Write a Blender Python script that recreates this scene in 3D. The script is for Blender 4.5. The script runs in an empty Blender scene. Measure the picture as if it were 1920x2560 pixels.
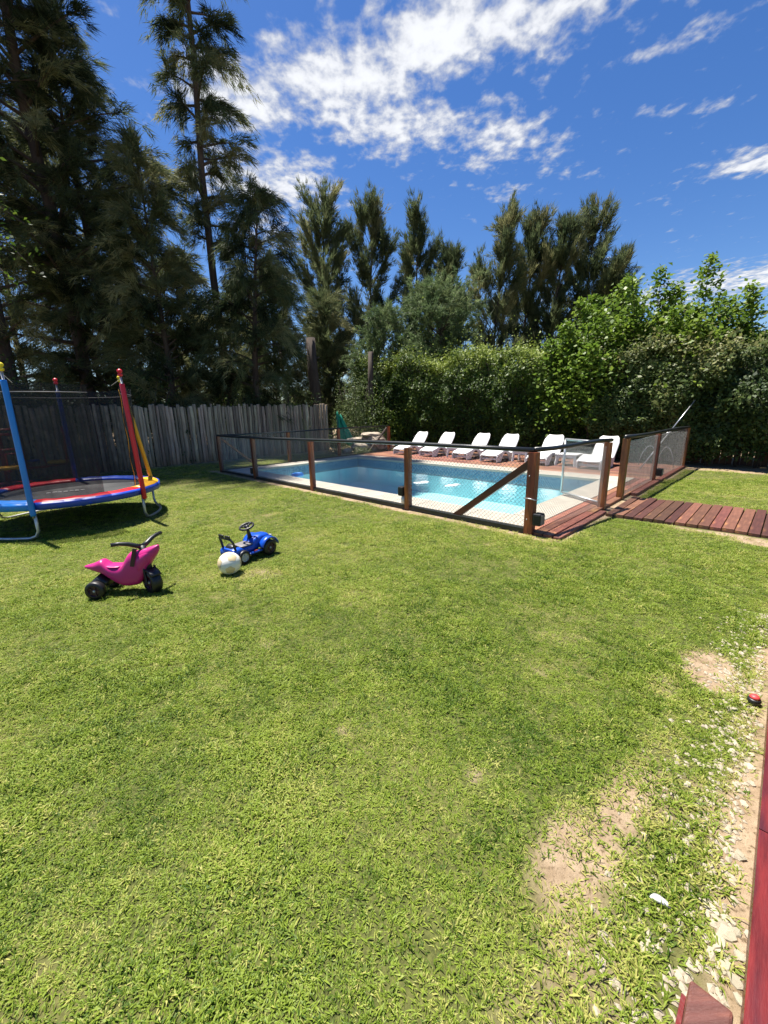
import bpy, math, random
import numpy as np
from mathutils import Vector, Matrix
random.seed(7)
R = np.random.default_rng(11)
scene = bpy.context.scene
col = scene.collection
PI = math.pi

# ------------------------------------------------------------------ camera
F, PITCH, ROLL, EYE = 1000.0, math.radians(14), math.radians(-1.25), 1.55
CR, SR, CP, SP = math.cos(ROLL), math.sin(ROLL), math.cos(PITCH), math.sin(PITCH)
fw, up0, rt0 = Vector((0, CP, -SP)), Vector((0, SP, CP)), Vector((1, 0, 0))
rt = rt0 * CR + up0 * SR
up = rt0 * -SR + up0 * CR
cam = bpy.data.objects.new('camera', bpy.data.cameras.new('camera'))
col.objects.link(cam)
m = Matrix((rt, up, -fw)).transposed().to_4x4()
m.translation = (0, 0, EYE)
cam.matrix_world = m
cam.data.sensor_fit = 'VERTICAL'; cam.data.sensor_height = 36; cam.data.sensor_width = 27
cam.data.lens = F / 2560 * 36
cam.data.clip_start = 0.02; cam.data.clip_end = 2000
scene.camera = cam
cy = scene.cycles; cy.max_bounces = 6; cy.diffuse_bounces = 2; cy.glossy_bounces = 3; cy.transmission_bounces = 4; cy.transparent_max_bounces = 12
scene.render.resolution_x, scene.render.resolution_y = 768, 1024

# ------------------------------------------------------------------ light
SUN = Vector((-0.26, 0.20, 1.0)).normalized()
sun = bpy.data.objects.new('sun', bpy.data.lights.new('sun', 'SUN'))
col.objects.link(sun)
sun.data.energy = 5.0; sun.data.angle = math.radians(0.53); sun.data.color = (1.0, 0.95, 0.87)
sun.rotation_euler = (-SUN).to_track_quat('-Z', 'Y').to_euler()
sun.location = (0, 0, 30)
vs = scene.view_settings
vs.view_transform = 'Standard'; vs.look = 'None'; vs.exposure = 1.25; vs.gamma = 1.0; vs.use_curve_mapping = False

class NT:
    def __init__(s, tree): s.t = tree; s.n = tree.nodes; s.l = tree.links
    def new(s, typ, **kw):
        n = s.n.new(typ)
        for k, v in kw.items(): setattr(n, k, v)
        return n
    def put(s, sock, v):
        if isinstance(v, bpy.types.NodeSocket): s.l.new(v, sock)
        elif v is not None: sock.default_value = v
    def math(s, op, a, b=None, c=None, clamp=False):
        n = s.new('ShaderNodeMath', operation=op, use_clamp=clamp)
        for i, v in enumerate((a, b, c)): s.put(n.inputs[i], v) if v is not None else None
        return n.outputs[0]
    def vmath(s, op, a, b=None):
        n = s.new('ShaderNodeVectorMath', operation=op)
        s.put(n.inputs[0], a)
        if b is not None: s.put(n.inputs[1], b)
        return n.outputs['Value'] if op in ('LENGTH', 'DOT_PRODUCT') else n.outputs[0]
    def noise(s, vec=None, scale=5, detail=4, rough=0.55, dist=0.0):
        n = s.new('ShaderNodeTexNoise'); n.inputs['Scale'].default_value = scale
        n.inputs['Detail'].default_value = detail; n.inputs['Roughness'].default_value = rough
        n.inputs['Distortion'].default_value = dist
        if vec is not None: s.l.new(vec, n.inputs['Vector'])
        return n.outputs['Fac']
    def ramp(s, v, lo, hi, a=0.0, b=1.0, smooth=True):
        n = s.new('ShaderNodeMapRange'); n.interpolation_type = 'SMOOTHSTEP' if smooth else 'LINEAR'
        s.put(n.inputs['Value'], v)
        for k, x in (('From Min', lo), ('From Max', hi), ('To Min', a), ('To Max', b)): n.inputs[k].default_value = x
        return n.outputs['Result']
    def mix(s, f, a, b):
        n = s.new('ShaderNodeMix', data_type='RGBA')
        s.put(n.inputs['Factor'], f)
        for i, v in (('A', a), ('B', b)):
            sock = [q for q in n.inputs if q.name == i and q.type == 'RGBA'][0]
            s.put(sock, (*v, 1) if isinstance(v, tuple) and len(v) == 3 else v)
        return [q for q in n.outputs if q.type == 'RGBA'][0]
    def mapping(s, vec, loc=(0, 0, 0), rot=(0, 0, 0), sc=(1, 1, 1)):
        n = s.new('ShaderNodeMapping'); s.l.new(vec, n.inputs['Vector'])
        n.inputs['Location'].default_value = loc; n.inputs['Rotation'].default_value = rot; n.inputs['Scale'].default_value = sc
        return n.outputs[0]
    def attr(s, name, typ='GEOMETRY'):
        return s.new('ShaderNodeAttribute', attribute_name=name, attribute_type=typ).outputs['Fac']

world = bpy.data.worlds.new('World'); scene.world = world; world.use_nodes = True
world.cycles.sampling_method = 'MANUAL'; world.cycles.sample_map_resolution = 256
W = NT(world.node_tree); W.n.clear()
sky = W.new('ShaderNodeTexSky', sky_type='NISHITA', sun_disc=False)
sky.sun_elevation = math.asin(SUN.z); sky.sun_rotation = math.atan2(SUN.x, SUN.y)
sky.altitude = 30; sky.air_density = 1.0; sky.dust_density = 0.25; sky.ozone_density = 3.2
hs = W.new('ShaderNodeHueSaturation'); W.l.new(sky.outputs[0], hs.inputs['Color'])
hs.inputs['Saturation'].default_value = 1.27; hs.inputs['Value'].default_value = 1.02; hs.inputs['Hue'].default_value = 0.510
tc = W.new('ShaderNodeTexCoord')
sep = W.new('ShaderNodeSeparateXYZ'); W.l.new(tc.outputs['Generated'], sep.inputs[0])
zc = W.math('MAXIMUM', sep.outputs['Z'], 0.03)
cmb = W.new('ShaderNodeCombineXYZ')
W.put(cmb.inputs[0], W.math('DIVIDE', sep.outputs['X'], zc)); W.put(cmb.inputs[1], W.math('DIVIDE', sep.outputs['Y'], zc))
cp = cmb.outputs[0]          # cloud layer plane, one unit = cloud base height
# where the clouds of this sky stand on that layer: (x, y, half length, half width, turn, weight)
CL = [(-0.42, 1.62, .24, .15, 25, 1.0), (-.10, 1.52, .36, .17, -8, 1.05), (.20, 1.38, .48, .17, -14, 1.05), (.56, 1.27, .32, .09, -12, .9),
      (.10, 1.74, .46, .17, 8, .84), (.40, 1.82, .30, .20, 20, .80), (-.47, 1.45, .08, .05, 20, .75),
      (-.50, 2.08, .36, .24, 12, .95), (-.62, 2.5, .3, .3, 0, .6), (-.22, 1.96, .15, .08, 0, .62), (.62, 2.20, .13, .09, 0, .62), (.84, 2.05, .16, .08, 20, .55),
      (.84, 1.42, .16, .05, -40, .48), (1.05, 1.68, .22, .05, -10, .48), (1.62, 2.02, .24, .12, -16, .95), (3.1, 3.6, .8, .55, -20, .95), (2.6, 4.3, .9, .4, 10, .8)]
msk = None
for x, y, a, b, t, w in CL:
    q = W.mapping(cp, (x, y, 0), (0, 0, math.radians(t)), (a, b, 1)); q.node.vector_type = 'TEXTURE'
    d = W.vmath('LENGTH', q)
    e = W.ramp(d, 1.75, 0.0, 0.0, w)
    msk = e if msk is None else W.math('MAXIMUM', msk, e)
big = W.ramp(W.noise(W.mapping(cp, (3.3, 9.1, 0)), .7, 3), .60, .80, 0, .75)         # the rest of the sky: scattered patches
inr = W.ramp(W.vmath('LENGTH', W.mapping(cp, (-.35, -2.0, 0), sc=(.5, .42, 0))), .75, 1.3)
msk = W.math('MAXIMUM', msk, W.math('MULTIPLY', big, inr))
wv = W.mapping(cp, sc=(1.0, .85, 1))
n1 = W.noise(wv, 4.8, 6, .58, .15)
n2 = W.noise(W.mapping(cp, (5, 2, 0), sc=(1, .8, 1)), 16, 4, .55, .15)
dens = W.math('ADD', W.math('MULTIPLY', n1, .80), W.math('MULTIPLY', n2, .95))
dens = W.math('ADD', W.math('ADD', dens, -.875), W.math('MULTIPLY', W.math('ADD', msk, -.5), .50))
alpha = W.ramp(dens, -.13, .27, 0, .95)
lum = W.ramp(dens, .0, .40, 4.9, 7.4)
cc = W.new('ShaderNodeCombineXYZ')
W.put(cc.inputs[0], W.math('MULTIPLY', lum, .965)); W.put(cc.inputs[1], W.math('MULTIPLY', lum, .985)); W.put(cc.inputs[2], W.math('MULTIPLY', lum, 1.03))
alpha = W.math('MULTIPLY', alpha, W.ramp(sep.outputs['Z'], .03, .12))
bg = W.new('ShaderNodeBackground'); bg.inputs['Strength'].default_value = 0.06
W.l.new(W.mix(alpha, hs.outputs[0], cc.outputs[0]), bg.inputs['Color'])
wo = W.new('ShaderNodeOutputWorld'); W.l.new(bg.outputs[0], wo.inputs[0])

# ------------------------------------------------------------------ geometry of the site
OX, OY = 1.8456, 4.8867                     # near corner post of the pool fence
Q = math.sqrt(.5)
AX, BX = Vector((-Q, Q, 0)), Vector((Q, Q, 0))   # u runs along the pool's near side, v along its short side
def S(u, v, z=0.0): return Vector((OX - Q * u + Q * v, OY + Q * u + Q * v, z))
def to_uv(x, y):
    return (-(x - OX) + (y - OY)) * Q, ((x - OX) + (y - OY)) * Q
def ray(x, y):
    dx, dy = x - 960, y - 1280
    a = (CR * dx + SR * dy) / F; b = -(-SR * dx + CR * dy) / F
    return Vector((a, CP + b * SP, -SP + b * CP))
def gp(x, y, z=0.0):
    r = ray(x, y); return r * ((z - EYE) / r.z) + Vector((0, 0, EYE))
def at(x, y, Y):
    r = ray(x, y); return r * (Y / r.y) + Vector((0, 0, EYE))
ROTS = math.radians(135)                     # local x -> u direction

class MB:
    def __init__(s): s.v = []; s.f = []; s.mi = []
    def add(s, vs_, fs, mi=0):
        o = len(s.v); s.v += [tuple(p) for p in vs_]; s.f += [tuple(i + o for i in q) for q in fs]; s.mi += [mi] * len(fs); return s
    def box(s, c, size, ax=(Vector((1, 0, 0)), Vector((0, 1, 0)), Vector((0, 0, 1))), mi=0):
        c = Vector(c); h = [a * (d / 2) for a, d in zip(ax, size)]
        vs_ = [c + h[0] * i + h[1] * j + h[2] * k for k in (-1, 1) for j in (-1, 1) for i in (-1, 1)]
        return s.add(vs_, [(0, 2, 3, 1), (4, 5, 7, 6), (0, 1, 5, 4), (2, 6, 7, 3), (0, 4, 6, 2), (1, 3, 7, 5)], mi)
    def beam(s, p, q, w, h, upv=Vector((0, 0, 1)), mi=0):
        p, q = Vector(p), Vector(q); d = (q - p); L = d.length; d.normalize()
        sd = d.cross(upv); sd = sd.normalized() if sd.length > 1e-5 else Vector((1, 0, 0)); u_ = sd.cross(d)
        return s.box((p + q) / 2, (L, w, h), (d, sd, u_), mi)
    def tube(s, pts, rad, n=8, mi=0, cap=True):
        pts = [Vector(p) for p in pts]; rad = [rad] * len(pts) if isinstance(rad, (int, float)) else rad
        rings = []; prev = None
        for i, p in enumerate(pts):
            t = (pts[min(i + 1, len(pts) - 1)] - pts[max(i - 1, 0)]).normalized()
            if prev is None:
                a = Vector((0, 0, 1)) if abs(t.z) < .9 else Vector((1, 0, 0)); x = t.cross(a).normalized()
            else:
                x = (prev - t * prev.dot(t)).normalized()
            prev = x; y = t.cross(x)
            rings.append([p + (x * math.cos(2 * PI * k / n) + y * math.sin(2 * PI * k / n)) * rad[i] for k in range(n)])
        vs_ = [q for r in rings for q in r]
        fs = [(i * n + k, i * n + (k + 1) % n, (i + 1) * n + (k + 1) % n, (i + 1) * n + k) for i in range(len(pts) - 1) for k in range(n)]
        if cap: fs += [tuple(range(n))[::-1], tuple((len(pts) - 1) * n + k for k in range(n))]
        return s.add(vs_, fs, mi)
    def lathe(s, prof, n=20, c=(0, 0, 0), axis='z', mi=0):
        c = Vector(c); vs_ = []
        for r, z in prof:
            for k in range(n):
                a = 2 * PI * k / n; x, y = r * math.cos(a), r * math.sin(a)
                vs_.append(c + (Vector((x, y, z)) if axis == 'z' else Vector((x, z, y))))
        m_ = len(prof)
        fs = [(i * n + k, i * n + (k + 1) % n, (i + 1) * n + (k + 1) % n, (i + 1) * n + k) for i in range(m_ - 1) for k in range(n)]
        return s.add(vs_, fs, mi)
    def loft(s, rings, mi=0, cap=True):
        n = len(rings[0]); vs_ = [q for r in rings for q in r]; k_ = len(rings)
        fs = [(i * n + k, i * n + (k + 1) % n, (i + 1) * n + (k + 1) % n, (i + 1) * n + k) for i in range(k_ - 1) for k in range(n)]
        if cap: fs += [tuple(range(n))[::-1], tuple((k_ - 1) * n + k for k in range(n))]
        return s.add(vs_, fs, mi)
    def xf(s, mat):
        s.v = [tuple(mat @ Vector(p)) for p in s.v]; return s
    def mesh(s, name, mats, smooth=False, off=Vector((0, 0, 0))):
        me = bpy.data.meshes.new(name)
        me.from_pydata([(p[0] - off[0], p[1] - off[1], p[2] - off[2]) for p in s.v], [], s.f)
        mats = mats if isinstance(mats, (list, tuple)) else [mats]
        for q in mats: me.materials.append(q)
        if len(mats) > 1: me.polygons.foreach_set('material_index', s.mi)
        if smooth: me.polygons.foreach_set('use_smooth', [True] * len(me.polygons))
        me.update(); return me
    def build(s, name, mats, parent=None, smooth=False, bevel=0, sub=0, wc=True):
        off = Vector((0, 0, 0))
        if parent is not None and wc:            # coordinates given in world space: bring them under the parent
            off = wloc(parent)
        o = bpy.data.objects.new(name, s.mesh(name, mats, smooth, off)); col.objects.link(o); o.parent = parent
        if bevel:
            b = o.modifiers.new('bevel', 'BEVEL'); b.width = bevel; b.segments = 2; b.limit_method = 'ANGLE'
        if sub:
            b = o.modifiers.new('sub', 'SUBSURF'); b.levels = sub; b.render_levels = sub
        return o
def wloc(o):
    l = Vector(o.location)
    while o.parent is not None: o = o.parent; l += o.location
    return l
def tag(o, label=None, cat=None, group=None, kind=None):
    for k, v in (('label', label), ('category', cat), ('group', group), ('kind', kind)):
        if v: o[k] = v
    return o
def thing(name, label, cat, loc=(0, 0, 0), rotz=0.0, group=None):
    o = bpy.data.objects.new(name, None); col.objects.link(o); o.empty_display_size = .1
    o.location = loc; o.rotation_euler = (0, 0, rotz); return tag(o, label, cat, group)
def place(name, me, parent, loc, rot=(0, 0, 0), sc=(1, 1, 1)):
    o = bpy.data.objects.new(name, me); col.objects.link(o); o.parent = parent
    o.location = Vector(loc) - (wloc(parent) if parent else Vector((0, 0, 0))); o.rotation_euler = rot; o.scale = sc
    return o
def copy_tree(o, parent=None):
    c = o.copy(); col.objects.link(c); c.parent = parent
    for ch in list(o.children): copy_tree(ch, c)
    return c

# ------------------------------------------------------------------ materials
def mat(name, colr, rough=.6, spec=.5, metal=0.0, var=0.0, vscale=6, bump=0.0, bscale=40, objvar=0.0, coat=0.0, alt=None, altscale=3, altlo=.45, altthr=.62, stretch=None):
    M = bpy.data.materials.new(name); M.use_nodes = True; T = NT(M.node_tree)
    b = T.n['Principled BSDF']; b.inputs['Roughness'].default_value = rough; b.inputs['Metallic'].default_value = metal
    b.inputs['Specular IOR Level'].default_value = spec; b.inputs['Coat Weight'].default_value = coat
    c = (*colr, 1); tcn = T.new('ShaderNodeTexCoord'); vec = tcn.outputs['Object']
    if stretch: vec = T.mapping(vec, sc=stretch)
    cur = None
    if alt:
        cur = T.mix(T.ramp(T.noise(vec, altscale, 5), altlo, altthr), c, (*alt, 1))
    if var or objvar:
        h = T.new('ShaderNodeHueSaturation')
        if cur is not None: T.l.new(cur, h.inputs['Color'])
        else: h.inputs['Color'].default_value = c
        val = 1.0
        if var: val = T.ramp(T.noise(vec, vscale, 6, .6), .25, .75, 1 - var, 1 + var, False)
        if objvar:
            oi = T.new('ShaderNodeObjectInfo'); ov = T.ramp(oi.outputs['Random'], 0, 1, 1 - objvar, 1 + objvar, False)
            val = T.math('MULTIPLY', val, ov) if not isinstance(val, float) else ov
            T.put(h.inputs['Hue'], T.ramp(T.math('FRACT', T.math('MULTIPLY', oi.outputs['Random'], 7.3)), 0, 1, .5 - .03 * objvar, .5 + .05 * objvar, False))
        T.put(h.inputs['Value'], val); cur = h.outputs[0]
    if cur is not None: T.l.new(cur, b.inputs['Base Color'])
    else: b.inputs['Base Color'].default_value = c
    if bump:
        bn = T.new('ShaderNodeBump'); bn.inputs['Strength'].default_value = bump; bn.inputs['Distance'].default_value = .01
        T.l.new(T.noise(vec, bscale, 6, .65), bn.inputs['Height']); T.l.new(bn.outputs[0], b.inputs['Normal'])
    return M
def leafmat(name, c0, c1, c2, rough=.5, trans=.35, spec=.22, inst=False):
    """c0 dark, c1 mid, c2 bright, chosen by the tint each tuft or leaf carries"""
    M = bpy.data.materials.new(name); M.use_nodes = True; T = NT(M.node_tree)
    b = T.n['Principled BSDF']; b.inputs['Roughness'].default_value = rough; b.inputs['Specular IOR Level'].default_value = spec
    t = T.attr('tint', 'INSTANCER' if inst else 'GEOMETRY')
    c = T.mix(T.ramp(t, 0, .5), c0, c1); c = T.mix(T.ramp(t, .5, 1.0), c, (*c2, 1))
    T.l.new(c, b.inputs['Base Color'])
    tr = T.new('ShaderNodeBsdfTranslucent'); T.l.new(c, tr.inputs['Color'])
    mx = T.new('ShaderNodeMixShader'); mx.inputs[0].default_value = trans
    T.l.new(b.outputs[0], mx.inputs[1]); T.l.new(tr.outputs[0], mx.inputs[2]); T.l.new(mx.outputs[0], T.n['Material Output'].inputs['Surface'])
    return M
def sheer(name, colr, open_, rough=.8):
    M = bpy.data.materials.new(name); M.use_nodes = True; T = NT(M.node_tree)
    b = T.n['Principled BSDF']; b.inputs['Base Color'].default_value = (*colr, 1); b.inputs['Roughness'].default_value = rough; b.inputs['Specular IOR Level'].default_value = .2
    t = T.new('ShaderNodeBsdfTransparent'); mx = T.new('ShaderNodeMixShader')
    tcn = T.new('ShaderNodeTexCoord')
    T.put(mx.inputs[0], T.ramp(T.noise(tcn.outputs['Object'], 9, 4), .3, .7, open_ - .1, open_ + .1, False))
    T.l.new(b.outputs[0], mx.inputs[1]); T.l.new(t.outputs[0], mx.inputs[2]); T.l.new(mx.outputs[0], T.n['Material Output'].inputs['Surface'])
    return M

M_post = mat('fence_post_wood', (.13, .034, .013), .42, var=.5, vscale=5, alt=(.26, .085, .022), bump=.3, stretch=(5, 5, .7), objvar=.35)
M_brace = mat('brace_wood', (.10, .030, .014), .45, var=.4, vscale=5, bump=.3, objvar=.3)
M_black = mat('black_rail', (.012, .014, .014), .38, var=.4, bump=.15)
M_wire = mat('galvanised_wire', (.30, .31, .30), .5, metal=.5)
M_steel = mat('galvanised_tube', (.46, .47, .47), .42, metal=.75, var=.2, bump=.1)
M_blackp = mat('black_plastic', (.012, .012, .013), .42, var=.3, vscale=20)
M_mesh = sheer('shade_netting', (.06, .063, .06), .60)
M_coping = mat('coping_stone', (.36, .325, .265), .75, var=.22, vscale=3, bump=.35, bscale=60, objvar=.05)
M_board = mat('deck_board', (.20, .070, .042), .6, var=.4, vscale=4, alt=(.31, .14, .065), altscale=2.0, altlo=.5, altthr=.72, bump=.4, bscale=30, stretch=(2, .5, .5), objvar=.40)
M_walk = mat('walkway_board', (.13, .052, .034), .5, var=.4, vscale=4, alt=(.29, .13, .05), altscale=1.7, altlo=.54, altthr=.70, bump=.4, bscale=30, stretch=(1.5, .7, .7), objvar=.5)
M_red = mat('red_painted_wood', (.13, .014, .011), .36, coat=.15, var=.6, vscale=9, alt=(.055, .010, .012), altscale=6, altlo=.40, altthr=.66, bump=.35, bscale=25, stretch=(1.5, .4, .4))
M_step = mat('worn_step_wood', (.21, .075, .048), .6, var=.4, vscale=8, alt=(.11, .038, .03), bump=.6, bscale=25, stretch=(.5, 6, 6))
M_stake = mat('weathered_stake', (.29, .222, .16), .85, var=.4, vscale=4, bump=.6, bscale=30, objvar=.5, stretch=(5, 5, .5))
M_bark = mat('bark', (.060, .043, .033), .9, var=.5, vscale=4, bump=.8, bscale=14, stretch=(3, 3, .6))
M_cut = mat('sawn_wood', (.50, .40, .28), .8, var=.2, vscale=12)
M_white = mat('white_resin', (.66, .655, .64), .42, var=.04, vscale=3)
M_rock = mat('rock', (.36, .29, .22), .85, var=.35, vscale=4, bump=.8, bscale=10, objvar=.25, alt=(.20, .17, .13))
M_stone = mat('limestone_chip', (.40, .345, .25), .85, var=.2, vscale=14, bump=.5, bscale=60, objvar=.22)
M_pink = mat('pink_plastic', (.47, .020, .165), .36, var=.05, spec=.45)
M_tyre = mat('toy_tyre', (.010, .009, .010), .45)
M_rimp = mat('plum_wheel_plastic', (.045, .010, .022), .4)
M_bluep = mat('blue_plastic', (.005, .065, .42), .34, var=.05)
M_greyp = mat('grey_plastic', (.16, .15, .15), .5)
M_silver = mat('silver_plastic', (.45, .45, .44), .4)
M_tblue = mat('blue_pad_vinyl', (.010, .050, .36), .38, var=.15, vscale=3)
M_lblue = mat('light_blue_foam', (.010, .19, .60), .45, var=.12, vscale=3)
M_tred = mat('red_pad_vinyl', (.56, .008, .020), .36, var=.15, vscale=3)
M_tyel = mat('yellow_pad_vinyl', (.72, .36, .012), .4, var=.12, vscale=3)
M_ycap = mat('yellow_cap', (.75, .58, .02), .4)
M_mat = mat('jump_mat', (.020, .021, .023), .7, var=.2, bump=.2)
M_net = sheer('safety_net', (.022, .024, .026), .40)
M_play = mat('red_steel_tube', (.30, .012, .018), .4, var=.2)
M_cloth = mat('green_shade_cloth', (.006, .22, .14), .7, var=.3, vscale=8)
M_alu = mat('aluminium_pole', (.62, .63, .64), .35, metal=.7)
M_hose = mat('pale_hose', (.30, .32, .33), .5)
M_ball = mat('ball_leather', (.72, .70, .62), .5, var=.1, bump=.2, bscale=80)
M_ballt = mat('ball_worn_panel', (.58, .46, .26), .6, var=.25, vscale=20)
M_capred = mat('red_cap', (.55, .05, .05), .5)

M_cas = leafmat('casuarina_needles', (.020, .032, .014), (.086, .112, .048), (.28, .275, .125), .6, .46, .12)
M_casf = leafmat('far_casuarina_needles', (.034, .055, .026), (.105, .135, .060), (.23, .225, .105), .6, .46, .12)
M_pep = leafmat('pepper_tree_leaves', (.05, .085, .035), (.115, .165, .066), (.21, .26, .11), .55, .42)
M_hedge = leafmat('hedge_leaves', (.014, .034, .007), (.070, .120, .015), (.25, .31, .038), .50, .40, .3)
M_vine = leafmat('vine_leaves', (.018, .038, .010), (.078, .118, .026), (.22, .215, .068), .50, .36, .26)
M_mul = leafmat('bright_shrub_leaves', (.045, .090, .014), (.105, .18, .022), (.21, .29, .040), .45, .45, .3)
M_pale = leafmat('pale_shrub_leaves', (.05, .08, .025), (.12, .16, .055), (.26, .30, .13), .5, .35)
M_grass = leafmat('grass_blades', (.058, .112, .010), (.222, .298, .035), (.42, .41, .115), .5, .40, .2, inst=True)

# ------------------------------------------------------------------ numeric helpers
def vnoise(x, y, sc, seed, octv=4):
    out = np.zeros_like(x); amp = 1.0; tot = 0
    for o in range(octv):
        g = np.random.default_rng(seed + o).random((64, 64))
        X, Y = x * sc, y * sc; xi, yi = np.floor(X).astype(int), np.floor(Y).astype(int)
        fx, fy = X - xi, Y - yi; fx = fx * fx * (3 - 2 * fx); fy = fy * fy * (3 - 2 * fy)
        a, b = g[xi % 64, yi % 64], g[(xi + 1) % 64, yi % 64]; c, d = g[xi % 64, (yi + 1) % 64], g[(xi + 1) % 64, (yi + 1) % 64]
        out += amp * ((a * (1 - fx) + b * fx) * (1 - fy) + (c * (1 - fx) + d * fx) * fy); tot += amp; amp *= .5; sc *= 2.03
    return out / tot
def sst(x, a, b):
    t = np.clip((x - a) / (b - a), 0, 1); return t * t * (3 - 2 * t)
def fast_mesh(name, verts, nper, mats, tint=None, smooth=False):
    """faces of nper vertices each, laid one after another"""
    me = bpy.data.meshes.new(name); n = len(verts); k = n // nper
    me.vertices.add(n); me.vertices.foreach_set('co', np.ascontiguousarray(verts, dtype=np.float32).ravel())
    me.loops.add(n); me.loops.foreach_set('vertex_index', np.arange(n, dtype=np.int32))
    me.polygons.add(k); me.polygons.foreach_set('loop_start', np.arange(0, n, nper, dtype=np.int32))
    me.polygons.foreach_set('loop_total', np.full(k, nper, dtype=np.int32))
    me.materials.append(mats)
    if tint is not None:
        a = me.attributes.new('tint', 'FLOAT', 'POINT'); a.data.foreach_set('value', np.ascontiguousarray(tint, dtype=np.float32))
    me.update(calc_edges=True); return me
def unit(a): return a / np.maximum(np.linalg.norm(a, axis=-1, keepdims=True), 1e-9)
def strips(pos, dirn, n, length, width, spread, tint, rng):
    """n thin needle strips bursting from every point along its direction"""
    N = len(pos); P = np.repeat(pos, n, 0); D = np.repeat(dirn, n, 0)
    D = unit(D + rng.normal(0, spread, (N * n, 3))); L = length * rng.uniform(.55, 1.25, (N * n, 1))
    side = unit(np.cross(D, rng.normal(0, 1, (N * n, 3)))) * (width * rng.uniform(.6, 1.3, (N * n, 1)))
    P = P + rng.normal(0, length * .16, P.shape)
    v = np.stack([P - side * .5, P + side * .5, P + D * L], 1).reshape(-1, 3)
    t = np.repeat(np.clip(np.repeat(tint, n) + rng.normal(0, .08, N * n), 0, 1), 3)
    return v, t
def leaves(pos, nrm, size, rng, tint, aspect=.62):
    N = len(pos); nrm = unit(nrm); a = unit(np.cross(nrm, rng.normal(0, 1, (N, 3)))); b = np.cross(nrm, a)
    s = size * rng.uniform(.6, 1.3, (N, 1)); a = a * s; b = b * s * aspect * .5
    bend = nrm * s * rng.uniform(-.12, .22, (N, 1))
    v = np.stack([pos, pos + a * .45 + b + bend, pos + a, pos + a * .45 - b + bend], 1).reshape(-1, 3)
    return v, np.repeat(np.clip(tint, 0, 1), 4)

# ------------------------------------------------------------------ ground
IN = (0.52, 8.46, 0.60, 4.60)               # pool opening u0,u1,v0,v1
PATCH = [(-2.05, -1.92, .16, .28, .95), (-1.88, -2.25, .10, .16, .7), (-1.93, -3.12, .15, .36, .72), (-1.86, -3.55, .17, .28, .70), (-2.0, -3.85, .2, .3, .5),
         (-1.75, 1.50, .55, .13, .8), (-2.3, 1.36, .55, .16, .9), (-1.29, -2.63, .07, .05, .5), (-.82, -3.72, .06, .06, .5), (-1.41, -3.48, .07, .07, .55), (-.84, -4.89, .06, .05, .6),
         (.2, -3.6, .1, .07, .35), (1.2, -3.2, .14, .1, .35), (-.6, -1.4, .12, .1, .3), (2.6, -4.3, .2, .2, .35), (-1.5, 4.3, .8, .25, .35)]
def bare(x, y):
    u, v = to_uv(x, y)
    wob = vnoise(x + 40, y + 40, 3.2, 3); fine = vnoise(x + 90, y + 20, 14, 8)
    b = np.zeros_like(x)
    for pu, pv, ru, rv, w in PATCH:
        d = np.hypot((u - pu) / ru, (v - pv) / rv); b = np.maximum(b, w * (1 - sst(d, .3, 1.5)))
    b = np.maximum(b, .72 * sst(-u, 2.08, 2.27) * (.35 + .65 * sst(-v, .6, 1.6)) * (v < 1.3))                            # gravel strip at the deck
    b = np.maximum(b, .38 * (1 - sst(np.abs(u + 1.98), .05, .35)) * (v < -1.5) * sst(-v, 1.5, 2.6))   # trodden path
    b = np.maximum(b, .8 * (1 - sst(np.abs(v + .06), .06, .20)) * (u > -.4) * (u < 9.6))  # edge of the pool surround
    b = np.maximum(b, .8 * (1 - sst(np.abs(u + .38), .04, .18)) * (v > -.1) * (v < 7.6))
    b = np.maximum(b, .95 * sst(v, 7.35, 7.9) * (u < 0))                                 # foot of the hedge
    b = np.maximum(b, .7 * sst(u, 9.2, 9.9) * sst(v, 3.2, 5.5))
    b = np.maximum(b, .75 * sst(u, 11.0, 11.9))
    b = np.maximum(b, .30 * sst(vnoise(x, y, 1.6, 21), .62, .78))
    return np.clip(b * .9 + (wob - .5) * .75 * np.minimum(1, b * 3) + (fine - .5) * .35 * np.minimum(1, b * 4 + .15), 0, 1)
def axis(lo, hi, step, hard, far):
    c = list(np.arange(lo, hi + 1e-6, step)); c = [q for q in c if min(abs(q - h) for h in hard) > step * .4] + list(hard)
    k, s_ = hi, step
    while k < far: s_ *= 1.5; k += s_; c.append(k)
    k, s_ = lo, step
    while k > -far: s_ *= 1.5; k -= s_; c.append(k)
    return np.array(sorted(c))
us = axis(-4.0, 10.0, .07, [IN[0], IN[1]], 420); vsx = axis(-6.6, 9.0, .07, [IN[2], IN[3]], 420)
UU, VV = np.meshgrid(us, vsx, indexing='ij')
GX = OX - Q * UU + Q * VV; GY = OY + Q * UU + Q * VV
nu, nv = UU.shape
idx = np.arange(nu * nv).reshape(nu, nv)
cu = (us[:-1] + us[1:]) / 2; cv = (vsx[:-1] + vsx[1:]) / 2
keep = ~(((cu > IN[0]) & (cu < IN[1]))[:, None] & ((cv > IN[2]) & (cv < IN[3]))[None, :])
quads = np.stack([idx[:-1, :-1], idx[:-1, 1:], idx[1:, 1:], idx[1:, :-1]], -1)[keep]
gme = bpy.data.meshes.new('lawn_ground')
vz = np.zeros(nu * nv)
gv = np.stack([GX.ravel(), GY.ravel(), vz], 1)
gme.vertices.add(len(gv)); gme.vertices.foreach_set('co', gv.astype(np.float32).ravel())
gme.loops.add(quads.size); gme.loops.foreach_set('vertex_index', quads.astype(np.int32).ravel())
gme.polygons.add(len(quads)); gme.polygons.foreach_set('loop_start', np.arange(0, quads.size, 4, dtype=np.int32)); gme.polygons.foreach_set('loop_total', np.full(len(quads), 4, dtype=np.int32))
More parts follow.
